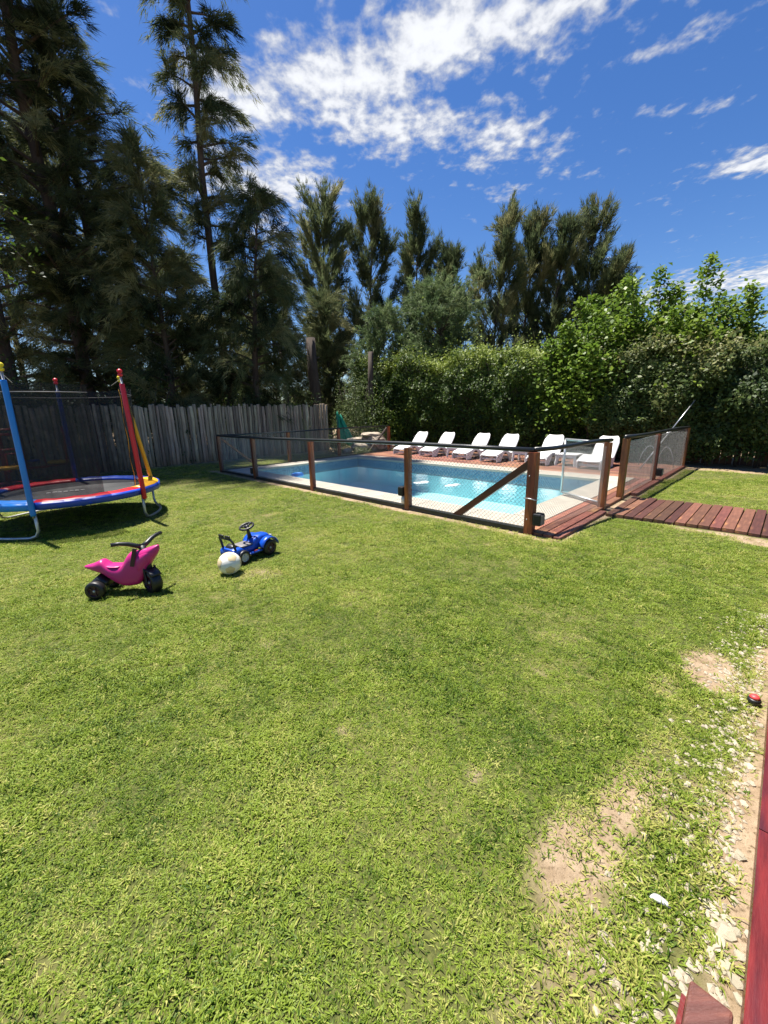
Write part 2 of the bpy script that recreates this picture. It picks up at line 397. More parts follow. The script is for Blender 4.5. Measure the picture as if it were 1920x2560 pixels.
at_ = gme.attributes.new('bare', 'FLOAT', 'POINT'); at_.data.foreach_set('value', bare(GX.ravel(), GY.ravel()).astype(np.float32))
gme.update(calc_edges=True)
MG = bpy.data.materials.new('lawn_soil'); MG.use_nodes = True; T = NT(MG.node_tree); b = T.n['Principled BSDF']
b.inputs['Roughness'].default_value = .95; b.inputs['Specular IOR Level'].default_value = .15
pos = T.new('ShaderNodeNewGeometry').outputs['Position']
soil = T.mix(T.ramp(T.noise(pos, 9, 8, .65), .3, .7), (.235, .165, .100), (.37, .28, .185))
soil = T.mix(T.ramp(T.noise(pos, 55, 5, .6), .52, .68), soil, (.13, .09, .05, 1))
thatch = T.mix(T.ramp(T.noise(pos, 45, 6, .7), .3, .7), (.038, .048, .012), (.13, .14, .038))
thatch = T.mix(T.ramp(T.noise(pos, 1.1, 4), .45, .7, 0, .5), thatch, (.19, .17, .062, 1))
T.l.new(T.mix(T.ramp(T.attr('bare'), .22, .72), thatch, soil), b.inputs['Base Color'])
bn = T.new('ShaderNodeBump'); bn.inputs['Strength'].default_value = .8; bn.inputs['Distance'].default_value = .02
T.l.new(T.noise(pos, 40, 8, .7), bn.inputs['Height']); T.l.new(bn.outputs[0], b.inputs['Normal'])
gme.materials.append(MG)
ground = bpy.data.objects.new('ground', gme); col.objects.link(ground); tag(ground, 'sunlit lawn ground with worn sandy patches', 'lawn', kind='structure')

# ------------------------------------------------------------------ pool
pool = thing('swimming_pool', 'rectangular in-ground swimming pool with pale stone edge and blue tile band', 'pool', S(4.5, 2.6))
MW = bpy.data.materials.new('pool_plaster'); MW.use_nodes = True; T = NT(MW.node_tree); b = T.n['Principled BSDF']; b.inputs['Roughness'].default_value = .6
pos = T.new('ShaderNodeNewGeometry').outputs['Position']
T.l.new(T.mix(T.ramp(T.noise(pos, 1.2, 4), .3, .7), (.52, .82, .86), (.58, .86, .88)), b.inputs['Base Color'])
MT = bpy.data.materials.new('mosaic_tile'); MT.use_nodes = True; T = NT(MT.node_tree); b = T.n['Principled BSDF']; b.inputs['Roughness'].default_value = .25
br = T.new('ShaderNodeTexWhiteNoise'); br.noise_dimensions = '3D'
pos = T.new('ShaderNodeNewGeometry').outputs['Position']
T.l.new(T.vmath('FLOOR', T.vmath('SCALE', T.mapping(pos, rot=(0, 0, PI / 4)), None)) if False else T.vmath('FLOOR', T.mapping(pos, rot=(0, 0, PI / 4), sc=(40, 40, 40))), br.inputs['Vector'])
T.l.new(T.mix(br.outputs['Value'], (.05, .12, .20), (.19, .30, .38)), b.inputs['Base Color'])
u0, u1, v0, v1 = IN
DEP = -.82
bas = MB()
fu0, fu1, fv0, fv1 = u0 + .02, u1 - .02, v0 + .02, v1 - .02
cs = [(fu0, fv0), (fu1, fv0), (fu1, fv1), (fu0, fv1)]
for i in range(4):
    a, c = cs[i], cs[(i + 1) % 4]
    bas.add([S(*a, DEP), S(*c, DEP), S(*c, -.30), S(*a, -.30)], [(0, 1, 2, 3)])
bas.add([S(*q, DEP) for q in cs], [(0, 1, 2, 3)])
bas.build('basin', MW, pool)
tb = MB()
ts = [(u0, v0), (u1, v0), (u1, v1), (u0, v1)]
for i in range(4):
    a, c = ts[i], ts[(i + 1) % 4]; a2, c2 = cs[i], cs[(i + 1) % 4]
    tb.add([S(*a, -.305), S(*c, -.305), S(*c, .045), S(*a, .045)], [(0, 1, 2, 3)])
    tb.add([S(*a, -.302), S(*c, -.302), S(*c2, -.30), S(*a2, -.30)], [(0, 1, 2, 3)])
tb.build('tile_band', MT, pool)
cub = MB().box((0, 0, 0), (1, 1, 1)).mesh('slab', M_coping)
def slab_mesh(name, m_, chamf=.06):
    x, c = .5, .5 - chamf
    mb = MB(); vs_ = []
    for z, r in ((-.5, x), (.5 - chamf * 2.0, x), (.5, c)):
        vs_ += [(-r if z == .5 else -x, -r if z == .5 else -x, z), (r if z == .5 else x, -r if z == .5 else -x, z), (r if z == .5 else x, r if z == .5 else x, z), (-r if z == .5 else -x, r if z == .5 else x, z)]
    fs = [(3, 2, 1, 0), (8, 9, 10, 11)]
    for i in range(2): fs += [(i * 4 + k, i * 4 + (k + 1) % 4, i * 4 + 4 + (k + 1) % 4, i * 4 + 4 + k) for k in range(4)]
    return mb.add(vs_, fs).mesh(name, m_)
sl_c = slab_mesh('coping_slab', M_coping, .02)
def coping(ua, ub, va, vb, along, n):
    for i in range(n):
        if along == 'u': a, c, d, e = ua + (ub - ua) * i / n, ua + (ub - ua) * (i + 1) / n, va, vb
        else: a, c, d, e = ua, ub, va + (vb - va) * i / n, va + (vb - va) * (i + 1) / n
        place('coping_slab', sl_c, pool, S((a + c) / 2, (d + e) / 2, .022 + random.uniform(-.0015, .0015)), (0, 0, ROTS), (c - a - .005, e - d - .005, .056))
coping(.06, 9.02, .14, .64, 'u', 18)
coping(.06, 9.02, 4.56, 5.20, 'u', 18)
coping(.06, .56, .645, 4.555, 'v', 8)
coping(8.42, 9.02, .645, 4.555, 'v', 8)
MWA = bpy.data.materials.new('pool_water'); MWA.use_nodes = True; T = NT(MWA.node_tree); T.n.remove(T.n['Principled BSDF'])
gl = T.new('ShaderNodeBsdfGlossy'); gl.inputs['Roughness'].default_value = .02
trn = T.new('ShaderNodeBsdfTransparent'); trn.inputs['Color'].default_value = (.84, .99, 1.0, 1)
fr = T.new('ShaderNodeFresnel'); fr.inputs['IOR'].default_value = 1.33
pos = T.new('ShaderNodeNewGeometry').outputs['Position']
bn = T.new('ShaderNodeBump'); bn.inputs['Strength'].default_value = .35; bn.inputs['Distance'].default_value = .02
T.l.new(T.noise(pos, 5.5, 4, .55, .6), bn.inputs['Height'])
T.l.new(bn.outputs[0], gl.inputs['Normal']); T.l.new(bn.outputs[0], fr.inputs['Normal'])
mx = T.new('ShaderNodeMixShader'); T.put(mx.inputs[0], T.math('MULTIPLY', fr.outputs[0], .42)); T.l.new(trn.outputs[0], mx.inputs[1]); T.l.new(gl.outputs[0], mx.inputs[2])
T.l.new(mx.outputs[0], T.n['Material Output'].inputs['Surface'])
wm = MB().add([S(a, c, -.13) for a, c in ((u0 + .003, v0 + .003), (u1 - .003, v0 + .003), (u1 - .003, v1 - .003), (u0 + .003, v1 - .003))], [(0, 1, 2, 3)])
water = wm.build('water', MWA); tag(water, 'clear turquoise pool water inside the stone edge', 'water', kind='structure')
# floating ring and white patches on the water
fl = thing('floating_ring', 'small blue floating ring with white centre on the pool water', 'float', S(7.55, 1.5, -.13))
MB().lathe([(.10, .0), (.14, -.03), (.17, .0), (.175, .03), (.14, .06), (.10, .04), (.10, 0)], 20).build('ring', M_lblue, fl, True, wc=False)
MB().lathe([(.0, .03), (.06, .03), (.085, .0), (.06, -.04), (0, -.04)], 16).build('core', M_white, fl, True, wc=False)
def blob(c, r, sq, seed, n=10):
    rg = np.random.default_rng(seed); mb = MB(); vs_ = []; fs = []
    ph = rg.uniform(0, 6, 8)
    for i in range(n + 1):
        t = PI * i / n
        for k in range(14):
            a = 2 * PI * k / 14
            q = 1 + .16 * math.sin(2 * a + ph[0] + t) + .13 * math.sin(3 * a + ph[1]) * math.sin(t * 2 + ph[2]) + .09 * math.sin(5 * a + ph[3] + 3 * t)
            vs_.append((c[0] + r * sq[0] * q * math.sin(t) * math.cos(a), c[1] + r * sq[1] * q * math.sin(t) * math.sin(a), c[2] + r * sq[2] * math.cos(t) * (1 + .12 * math.sin(a * 2 + ph[4]))))
    for i in range(n):
        for k in range(14): fs.append((i * 14 + k, i * 14 + (k + 1) % 14, (i + 1) * 14 + (k + 1) % 14, (i + 1) * 14 + k))
    return mb.add(vs_, fs)
for px, py, lab, sd in ((1050, 1207, 'white patch lying flat near the middle of the pool water', 3), (1128, 1214, 'fainter white patch nearer the pool corner with the brace', 5)):
    c = gp(px, py, -.13); o = thing('white_patch', lab, 'float', c)  # each white patch is a pair of flattened blobs at water level
    blob((0, 0, .0), .11, (1.4, .9, .2), sd).build('patch_body', M_white, o, True, wc=False)
    blob((.13, .06, .01), .07, (1.3, .9, .3), sd + 9).build('patch_lobe', M_white, o, True, wc=False)

# ------------------------------------------------------------------ wooden deck, walkway, porch
plank = slab_mesh('plank', M_board, .03); wplank = slab_mesh('plank', M_walk, .03)
deck = thing('pool_deck', 'reddish wooden plank deck between pool and hedge', 'deck', S(4.5, 6.7))
row = 5.215; bw = .128
while row < 8.15:
    a = -.30; joints = sorted(random.uniform(1.2, 8.2) for _ in range(3))
    for c in joints + [9.10]:
        if c - a > .25:
            place('board', plank, deck, S((a + c) / 2, row + bw / 2, .018 + random.uniform(-.004, .004)), (0, 0, ROTS), (c - a - .006, bw - .008, .045))
            a = c
    row += bw
edge = thing('edge_boards', 'narrow reddish boards between pool coping and gate side fence', 'boards', S(-.2, 3.0))
for k, (ua, ub) in enumerate(((-.30, -.19), (-.18, -.065), (-.055, .05))):
    a = -.02
    for c in (1.5 + .4 * k, 3.3 + .3 * k, 5.205):
        place('board', plank, edge, S((ua + ub) / 2, (a + c) / 2, .02 + random.uniform(-.003, .003)), (0, 0, ROTS + PI / 2), (c - a - .006, ub - ua, .05)); a = c
lg = MB(); lg.beam(S(-.36, -.02, -.01), S(-.36, 1.72, -.01), .09, .10); lg.build('edge_log', M_step, edge, bevel=.01)
lg = MB(); lg.beam(S(-.37, 3.35, -.0), S(-.37, 8.0, -.0), .10, .12); lg.build('edge_log', M_step, edge, bevel=.01)
walk = thing('plank_walkway', 'dark red plank walkway leading from the pool gate across the lawn', 'walkway', S(-2, 2.6))
a = -.43; k = 0
while a > -5.2:
    w = random.uniform(.112, .128)
    place('board', wplank, walk, S(a - w / 2, 2.30 + .09 * min(1, (-.43 - a)) + random.uniform(-.012, .012), .022 + random.uniform(-.006, .006)), (random.uniform(-.006, .006), random.uniform(-.01, .01), ROTS + PI / 2 + random.uniform(-.008, .008)), (1.52, w - .012, .05))
    a -= w; k += 1
for vv in (1.75, 2.35, 2.95):
    MB().beam(S(-.5, vv, -.03), S(-5.1, vv, -.03), .06, .045).build('bearer', M_bark, walk)
porch = thing('porch_deck', 'glossy red painted porch deck edge beside the gravel strip', 'porch', S(-2.6, -3.5))
redp = slab_mesh('plank', M_red, .012)
a = -2.283
for k in range(6):
    w = .145
    cuts = (-6.5, -3.19, 1.1) if k % 2 == 0 else (-6.5, -4.4, -1.4, 1.1)
    for c0, c1 in zip(cuts[:-1], cuts[1:]):
        place('board', redp, porch, S(a - w / 2, (c0 + c1) / 2, .18 + random.uniform(-.002, .002)), (0, 0, ROTS + PI / 2), (c1 - c0 - .004, w - .006, .04))
    a -= w
MB().beam(S(-2.315, -6.5, .07), S(-2.315, 1.1, .07), .03, .175).build('fascia', M_red, porch)
for vv in (-6, -4.2, -2.4, -.6, .9): MB().beam(S(-2.36, vv, .075), S(-3.1, vv, .075), .06, .165).build('joist', M_step, porch)
stp = thing('wooden_step', 'worn brown wooden step board against the red porch edge', 'step', S(-2.23, -4.5))
MB().beam(S(-2.236, -5.4, .045), S(-2.236, -3.70, .045), .088, .09).build('tread', M_step, stp, bevel=.008)
MB().beam(S(-2.186, -5.4, .03), S(-2.186, -3.73, .03), .010, .06).build('riser', M_red, stp)

# ------------------------------------------------------------------ pool fence
FH = 1.02
pm = MB(); pm.box((0, 0, FH / 2 - .05), (.088, .088, FH + .06)); post_me = pm.mesh('post', M_post)
def post(par, u, v, h=FH, w=.088, lean=(0, 0)):
    o = place('post', post_me, par, S(u, v), (lean[0], lean[1], ROTS), (w / .088, w / .088, h / FH))
    return o
def rail(par, p, q, z0, z1=None, r=.027, name='top_rail', n=5):
    z1 = z0 if z1 is None else z1; pts = []
    for i in range(n + 1):
        t = i / n; c = S(p[0] + (q[0] - p[0]) * t, p[1] + (q[1] - p[1]) * t, z0 + (z1 - z0) * t - .012 * math.sin(PI * t * 2.0)); pts.append(c)
    return MB().tube(pts, r, 8).build(name, M_black, par, True)
def wires(par, p, q, h0=.05, h1=FH - .03, pitch=.058, r=.0016, m_=None):
    a, c = S(*p), S(*q); d = c - a; L = d.length; d.normalize(); H_ = h1 - h0
    V = []
    nrm = Vector((-d.y, d.x, 0))
    for sgn in (1, -1):
        k = -H_
        while k < L + H_ if sgn < 0 else k < L:
            # line x = k + sgn*z
            z0_, z1_ = 0.0, H_
            if sgn > 0: z0_ = max(0, -k); z1_ = min(H_, L - k)
            else: z0_ = max(0, k - L); z1_ = min(H_, k)
            if z1_ - z0_ > .01:
                P0 = a + d * (k + sgn * z0_) + Vector((0, 0, h0 + z0_)); P1 = a + d * (k + sgn * z1_) + Vector((0, 0, h0 + z1_))
                t = (P1 - P0).normalized(); s1 = nrm * r; s2 = t.cross(nrm) * r
                o = [s1, (s1 * -.5 + s2 * .87), (s1 * -.5 - s2 * .87)]
                for i in range(3):
                    j = (i + 1) % 3; V += [P0 + o[i], P0 + o[j], P1 + o[j], P1 + o[i]]
            k += pitch
    off = wloc(par); arr = np.array([tuple(x - off) for x in V])
    o = bpy.data.objects.new('wire_mesh', fast_mesh('wire_mesh', arr, 4, m_ or M_wire)); col.objects.link(o); o.parent = par; o['kind'] = 'stuff'
    return o
def strand(par, p, q, z, r=.0025): MB().tube([S(*p, z), S(*q, z)], r, 5).build('line_wire', M_wire, par)

fen = thing('pool_fence', 'brown post and wire pool fence with black top rail round the near corner', 'fence', S(0, 0))
FU = [0, 2.05, 4.67, 7.09, 9.05]
for i, u in enumerate(FU): post(fen, u, 0, w=.105 if i == 0 else .088, h=1.06 if i == 0 else FH)
LV = [2.35, 4.42, 7.0]
for v in LV: post(fen, 9.25, v)
post(fen, -.265, 1.93, h=1.06, w=.095)
rail(fen, (9.10, 0), (0, 0), FH, FH + .045, .030, n=9)
rail(fen, (9.08, -.02), (9.25, 7.0), FH, n=6, r=.024)
rail(fen, (0, 0), (-.28, 2.02), FH + .05, FH + .05, .030)
MB().beam(S(9.1, -.01, .045), S(0, -.01, .045), .05, .05).build('foot_strip', M_black, fen)  # thin black strip along the foot of the fence
MB().beam(S(9.12, .1, .04), S(9.25, 7.0, .04), .04, .04).build('foot_strip', M_black, fen)
for i in range(4): wires(fen, (FU[i] + .05, 0), (FU[i + 1] - .05, 0), r=.0022 if i == 0 else .0013)
LVs = [0] + LV
for i in range(3): wires(fen, (9.08 + .18 * min(1, i), LVs[i] + .05), (9.25, LVs[i + 1] - .05), pitch=.06, r=.0011)
wires(fen, (-.01, .06), (-.26, 1.88), pitch=.05, r=.0019)
MB().beam(S(.05, .035, .90), S(1.18, .035, .02), .075, .085).build('brace', M_brace, fen)
MB().beam(S(9.10, .10, .92), S(9.2, 1.15, .06), .05, .06).build('brace', M_post, fen)
MB().beam(S(9.27, 6.92, .95), S(9.42, 6.0, .02), .05, .06).build('brace', M_bark, fen)
MB().tube([S(.06, -.06, .47), S(-.02, -.075, .475), S(-.07, -.06, .46), S(-.075, .03, .45)], .007, 6).build('latch_hook', M_steel, fen, True)
for z in (.75, .2): MB().lathe([(0, 0), (.011, 0), (.009, .006), (0, .008)], 10).xf(Matrix.Translation(S(.02, -.054, z)) @ Matrix.Rotation(PI / 2, 4, 'X') @ Matrix.Rotation(PI / 4, 4, 'Y')).build('bolt', M_steel, fen)
fen2 = thing('pool_fence', 'pool fence run with dark shade netting between the gate opening and the hedge', 'fence', S(-.3, 5))
post(fen2, -.265, 2.88, h=1.06, w=.095); post(fen2, -.28, 5.13); post(fen2, -.36, 7.9)
rail(fen2, (-.265, 2.80), (-.36, 7.98), FH + .05, FH, .032, n=7)
nb = MB(); n = 14
for i in range(n + 1):
    t = i / n; nb.v += [tuple(S(-.285 - .075 * t, 2.95 + 4.9 * t, z) + BX * 0 + AX * .012 * math.sin(9 * t + z)) for z in (.06, .36, .68, .98)]
for i in range(n):
    for k in range(3): nb.f.append((i * 4 + k, i * 4 + k + 1, i * 4 + 5 + k, i * 4 + 4 + k)); nb.mi.append(0)
nb.build('shade_netting', M_mesh, fen2, True)
wires(fen2, (-.27, 2.95), (-.28, 5.08), pitch=.05); wires(fen2, (-.285, 5.18), (-.36, 7.85), pitch=.05)
# gate leaf, open inwards
gate = thing('pool_gate', 'open galvanised gate leaf with chain link hung on the gate post', 'gate', S(-.2, 1.97))
gh, ge = (-.20, 1.985), (.56, 2.44)
g0, g1 = S(*gh), S(*ge)
for nm, pts in (('frame_tube', [g0 + Vector((0, 0, .10)), g0 + Vector((0, 0, 1.03))]), ('frame_tube', [g1 + Vector((0, 0, .10)), g1 + Vector((0, 0, 1.03))]),
                ('frame_tube', [g0 + Vector((0, 0, .10)), g1 + Vector((0, 0, .10))]), ('frame_tube', [g0 + Vector((0, 0, 1.03)), g1 + Vector((0, 0, 1.03))])):
    MB().tube(pts, .019, 10).build(nm, M_steel, gate, True)
wires(gate, gh, ge, .11, 1.02, pitch=.045, r=.0019)
for z in (.28, .85): MB().beam(S(-.235, 1.955, z), S(-.195, 1.985, z), .03, .05).build('hinge', M_steel, gate)
# flood lights screwed to the posts
def flood(u, v, z, az, lab, white=False):
    p = S(u, v, z); t = thing('floodlight', lab, 'lamp', p, az, 'black floodlights on the fence posts')
    MB().box((.065, 0, 0), (.10, .13, .15)).build('housing', M_blackp, t, bevel=.012, wc=False)
    MB().box((.118, 0, 0), (.006, .105, .12)).build('lens', M_greyp, t, wc=False)
    for k in range(5): MB().box((.065, 0, -.05 + .025 * k), (.085, .138, .006)).build('fin', M_blackp, t, wc=False)
    MB().box((.008, 0, 0), (.016, .05, .07)).build('bracket', M_blackp, t, wc=False)
    if white: MB().lathe([(0, -.20), (.035, -.20), (.04, -.13), (.03, -.085), (0, -.085)], 12, (.05, 0, 0)).build('socket', M_white, t, True, wc=False)
flood(-.055, -.02, .22, math.radians(-45), 'black box floodlight on the thick corner post with the brace')
flood(2.05 + .045, -.01, .30, math.radians(135), 'black floodlight with a white socket below on a fence post', True)
flood(7.09 + .045, 0, .20, math.radians(135), 'black floodlight on the post second from the far fence corner')
flood(-.325, 5.13, .22, math.radians(-45), 'black floodlight on the netted fence post beyond the gate')

# ------------------------------------------------------------------ sun loungers and tables
def make_lounger():
    t = thing('sun_lounger', 'white', 'sun lounger')
    prof = [(0, .20), (.03, .235), (.10, .255), (.22, .285), (.38, .335), (.50, .345), (.62, .315), (.76, .255), (.88, .235), (.97, .26), (1.05, .34), (1.16, .47), (1.28, .61), (1.38, .725), (1.42, .765)]
    hw = .285
    def wid(i):
        s = prof[i][0]
        if s > 1.22: return hw * (.55 + .45 * math.sqrt(max(0, 1 - ((s - 1.22) / .205) ** 2)))
        return hw * (.90 if s < .02 else 1)
    top, bot = [], []
    NW = 8
    rings = []
    for i, (s, z) in enumerate(prof):
        a = prof[max(i - 1, 0)]; c = prof[min(i + 1, len(prof) - 1)]; d = Vector((c[0] - a[0], 0, c[1] - a[1])).normalized(); nn = Vector((-d.z, 0, d.x))
        w = wid(i); up_, lo = [], []
        for k in range(NW + 1):
            y = -w + 2 * w * k / NW; dish = -.022 * math.cos(PI * y / (2 * w))
            up_.append(Vector((s, y, z)) + nn * dish); lo.append(Vector((s, y, z)) + nn * (dish - .028))
        rings.append(up_ + lo[::-1])
    mb = MB().loft(rings); mb.build('shell', M_white, t, True, wc=False)
    for sg in (-1, 1):                        # moulded side skirt with leg arches
        y = sg * (hw - .012); o = []
        topl = [(s, z - .012) for s, z in prof if s <= 1.06]
        for s, z in topl:
            if s < .30: lo = .02 if s > .02 else .06
            elif s < .74: lo = .02 + .20 * math.sin(PI * min(1, (s - .30) / .40)) ** .7
            elif s < .99: lo = .0
            else: lo = .12
            o.append((s, z, min(lo, z - .03)))
        # denser stations
        st = []
        for i in range(len(o) - 1):
            for k in range(3):
                f_ = k / 3; s = o[i][0] + (o[i + 1][0] - o[i][0]) * f_; z = o[i][1] + (o[i + 1][1] - o[i][1]) * f_
                if s < .26: lo = .02
                elif s < .74: lo = .02 + (z - .075) * math.sin(PI * (s - .26) / .48) ** .5
                elif s < .93: lo = 0.
                else: lo = min(z - .04, (s - .93) * 2.2)
                st.append((s, z, lo))
        rg = [[Vector((s, y - .014, z)), Vector((s, y + .014, z)), Vector((s, y + .014, lo)), Vector((s, y - .014, lo))] for s, z, lo in st]
        MB().loft(rg).build('side_skirt', M_white, t, wc=False)
    MB().box((.80, 0, .10), (.05, .50, .08)).build('cross_bar', M_white, t, wc=False, bevel=.01)
    MB().box((.10, 0, .10), (.05, .50, .06)).build('cross_bar', M_white, t, wc=False, bevel=.01)
    for sg in (-1, 1): MB().beam((1.30, sg * .15, .58), (1.02, sg * .2, .12), .035, .03).build('back_prop', M_white, t, wc=False)
    return t
lo0 = make_lounger()
LB = ['white moulded sun lounger at the far end of the row by the rock pile', 'white moulded sun lounger second along from the rock pile',
      'white moulded sun lounger standing just past the first low table', 'white moulded sun lounger seen above the diagonal fence brace',
      'white moulded sun lounger seen behind the open gate leaf, beside the larger table', 'white moulded sun lounger standing closest to the netted fence run']
for i, (u, v, w) in enumerate(((7.72, 5.95, .02), (6.50, 5.98, .03), (5.10, 5.90, -.02), (4.02, 5.82, .0), (2.62, 5.92, .05), (1.28, 5.93, -.03))):
    o = lo0 if i == 0 else copy_tree(lo0)
    o.location = S(u, v, .04); o.rotation_euler = (0, 0, PI / 4 + w); o['label'] = LB[i]; o['group'] = 'white sun loungers on the pool deck'
def table(u, v, sc, lab):
    t = thing('side_table', lab, 'table', S(u, v, .04), PI / 4, 'low white tables between the loungers'); w = .24 * sc; h = .30
    MB().box((0, 0, h), (2 * w, 2 * w, .03)).build('table_top', M_white, t, bevel=.012, wc=False)
    for sx in (-1, 1):
        for sy in (-1, 1): MB().beam((sx * w * .82, sy * w * .82, h), (sx * w * .92, sy * w * .92, 0), .06, .06).build('leg', M_white, t, bevel=.01, wc=False)
        MB().box((sx * w * .86, 0, h - .05), (.025, 1.7 * w, .06)).build('apron', M_white, t, wc=False)
table(5.72, 6.62, .95, 'low white plastic table between the second and third lounger from the rocks')
table(3.36, 6.65, .95, 'low white plastic table half hidden behind the braced corner post')
table(1.98, 6.55, 1.15, 'low white plastic table between the two loungers behind the gate')
po = thing('cleaning_pole', 'long silver pool cleaning pole leaning from the deck into the hedge', 'pole', gp(1600, 1172, .04))
p0 = gp(1600, 1172, .04); p1 = at(1738, 1000, p0.y + .45)
pm_ = p0.lerp(p1, .52)
MB().tube([p0, pm_], .016, 8).build('lower_tube', M_alu, po, True); MB().tube([pm_, p1], .012, 8).build('upper_tube', M_alu, po, True)
MB().tube([pm_ + Vector((-.06, 0, .0)), pm_ + Vector((.06, 0, .02))], .012, 8).build('clamp', M_alu, po, True)
ho = thing('pool_hose', 'pale hose standing in two loops on the deck behind the netting', 'hose', S(.35, 7.55, .03))
pts = []
for i in range(25):
    t = i / 24; pts.append(S(.55 - .8 * t, 7.55 + .12 * math.sin(5 * t), .05 + .50 * abs(math.sin(2 * PI * t * 1.0)) ** .6))
MB().tube(pts, .010, 7).build('hose_tube', M_hose, ho, True)

# ------------------------------------------------------------------ palisade fence of round stakes
pal = thing('palisade_fence', 'weathered grey fence of upright round wooden stakes behind the lawn', 'fence', S(12.1, 0))
stk = []
for k in range(5):
    rg = random.Random(k); mb = MB(); pts = [(rg.uniform(-.012, .012), rg.uniform(-.012, .012), z) for z in (-.05, .5, 1.0, 1.45, 1.88)]; pts.append((pts[-1][0], pts[-1][1], 1.90))
    mb.tube(pts, [.060, .058, .055, .055, .052, .044], 9); stk.append(mb.mesh('stake', M_stake, True))
v = -9.5
while v < 6.1:
    w = random.uniform(.7, 1.18); v += .057 * w
    place('stake', random.choice(stk), pal, S(12.1 + random.uniform(-.03, .03), v, 0), (random.gauss(0, .008), random.gauss(0, .008), random.uniform(0, 6.28)), (w, w, random.uniform(.965, 1.035)))
    v += .054 * w + random.uniform(0, .004)
for z in (.5, 1.4): MB().beam(S(12.19, -9.5, z), S(12.19, 6.1, z), .06, .08).build('rail', M_stake, pal)
# dark boards behind the hedge
bf = thing('board_fence', 'dark reddish brown board fence behind the foot of the hedge', 'fence', S(0, 9.3))
M_dboard = mat('dark_board', (.085, .032, .018), .7, var=.4, objvar=.4, bump=.4, stretch=(4, 4, .5))
dbo = slab_mesh('board', M_dboard, .02)
u = -9.0
while u < 12.0:
    w = random.uniform(.12, .16); place('board', dbo, bf, S(u + w / 2, 9.3 + random.uniform(-.01, .01), .85), (0, random.gauss(0, .01), ROTS), (w - .012, .025, 1.75 * random.uniform(.95, 1.05))); u += w
MB().beam(S(-9, 9.35, .5), S(12, 9.35, .5), .05, .07).build('rail', M_dboard, bf)

# ------------------------------------------------------------------ trampoline
TC = Vector((-4.91, 6.25, 0)); TR = 1.17
tr = thing('trampoline', 'round trampoline with blue and red padded rim, net and coloured foam poles', 'trampoline', TC)
ang = [math.radians(a) for a in (-74, -8, 55, 124.5, 184, 240)]
def C(a, r, z): return Vector((math.cos(a) * r, math.sin(a) * r, z))
ZP = .50
MB().lathe([(0, ZP - .06), (.6, ZP - .055), (.99, ZP - .03), (.99, ZP - .036), (0, ZP - .066)], 48).build('jump_mat', M_mat, tr, True, wc=False)
mk = MB()                                     # print on the mat
for k in range(7): mk.box((.34 + .075 * k, -.02 + .02 * math.sin(k * 2), ZP - .049 + .0028 * k), (.055, .022 + .012 * (k % 2), .004))
mk.v = [(x - .56, y, z) for x, y, z in mk.v]; mk.xf(Matrix.Translation(gp(165, 1228, ZP - .05) - TC - Vector((0, 0, ZP - .05)) + Vector((0, 0, -.006))) @ Matrix.Rotation(math.radians(20), 4, 'Z')); mk.build('mat_print', M_white, tr, wc=False)
fr_ = MB(); fr_.tube([C(2 * PI * k / 48, TR - .02, ZP - .055) for k in range(49)], .021, 8); fr_.build('rim_tube', M_steel, tr, True, wc=False)
cols = [M_tred, M_tyel, M_tblue, M_tred, M_tblue, M_lblue]
for i in range(6):
    a0, a1 = ang[i], ang[(i + 1) % 6] + (2 * PI if i == 5 else 0)
    n = 12; rings = []
    for k in range(n + 1):
        a = a0 + (a1 - a0) * k / n; wv_ = .008 * math.sin(k * 1.9 + i)
        rings.append([C(a, .94, ZP - .035), C(a, .98, ZP + .005), C(a, 1.08, ZP + .022 + wv_), C(a, 1.18, ZP + .008), C(a, 1.20, ZP - .015), C(a, 1.08, ZP - .03)])
    MB().loft(rings).build('rim_pad', cols[i], tr, True, wc=False)
    rings = []
    for k in range(n + 1):
        a = a0 + (a1 - a0) * k / n; wv_ = .006 * math.sin(k * 2.3 + i)
        rings.append([C(a, 1.203 + wv_, ZP + .004), C(a, 1.212 + wv_, ZP - .04), C(a, 1.208 - wv_, ZP - .10), C(a, 1.203 - wv_, ZP - .10), C(a, 1.205, ZP - .04)])
    MB().loft(rings).build('rim_skirt', M_lblue if i == 5 else M_tblue, tr, True, wc=False)
scol = [M_lblue, M_tred, M_tyel, M_tblue, M_tred, M_tyel]; ccol = [M_ycap, M_tred, M_ycap, M_tred, M_ycap, M_tred]
PTOP = 2.15
for i, a in enumerate(ang):
    r = 1.225; rt_ = r - (.27 if i == 2 else .06)
    p = MB().tube([C(a, r, .30), C(a, rt_, PTOP)], .014, 8).build('pole', M_steel, tr, True, wc=False)
    def rz(z): return C(a, r + (rt_ - r) * (z - .30) / (PTOP - .30), z)
    MB().tube([rz(.33), rz(.36), rz(1.2), rz(PTOP - .14), rz(PTOP - .12)], [.030, .034, .033, .033, .028], 12).build('foam_sleeve', scol[i], p, True, wc=False)
    MB().lathe([(0, .075), (.022, .07), (.036, .05), (.036, .035), (.022, .02), (.018, .012), (.032, .006), (.032, -.018), (.018, -.03), (0, -.03)], 14, C(a, rt_, PTOP + .01)).build('pole_cap', ccol[i], p, True, wc=False)
    MB().tube([C(a, rt_, PTOP - .05), C(a, .99, PTOP - .14)], .003, 5).build('net_tie', M_white, p, wc=False)
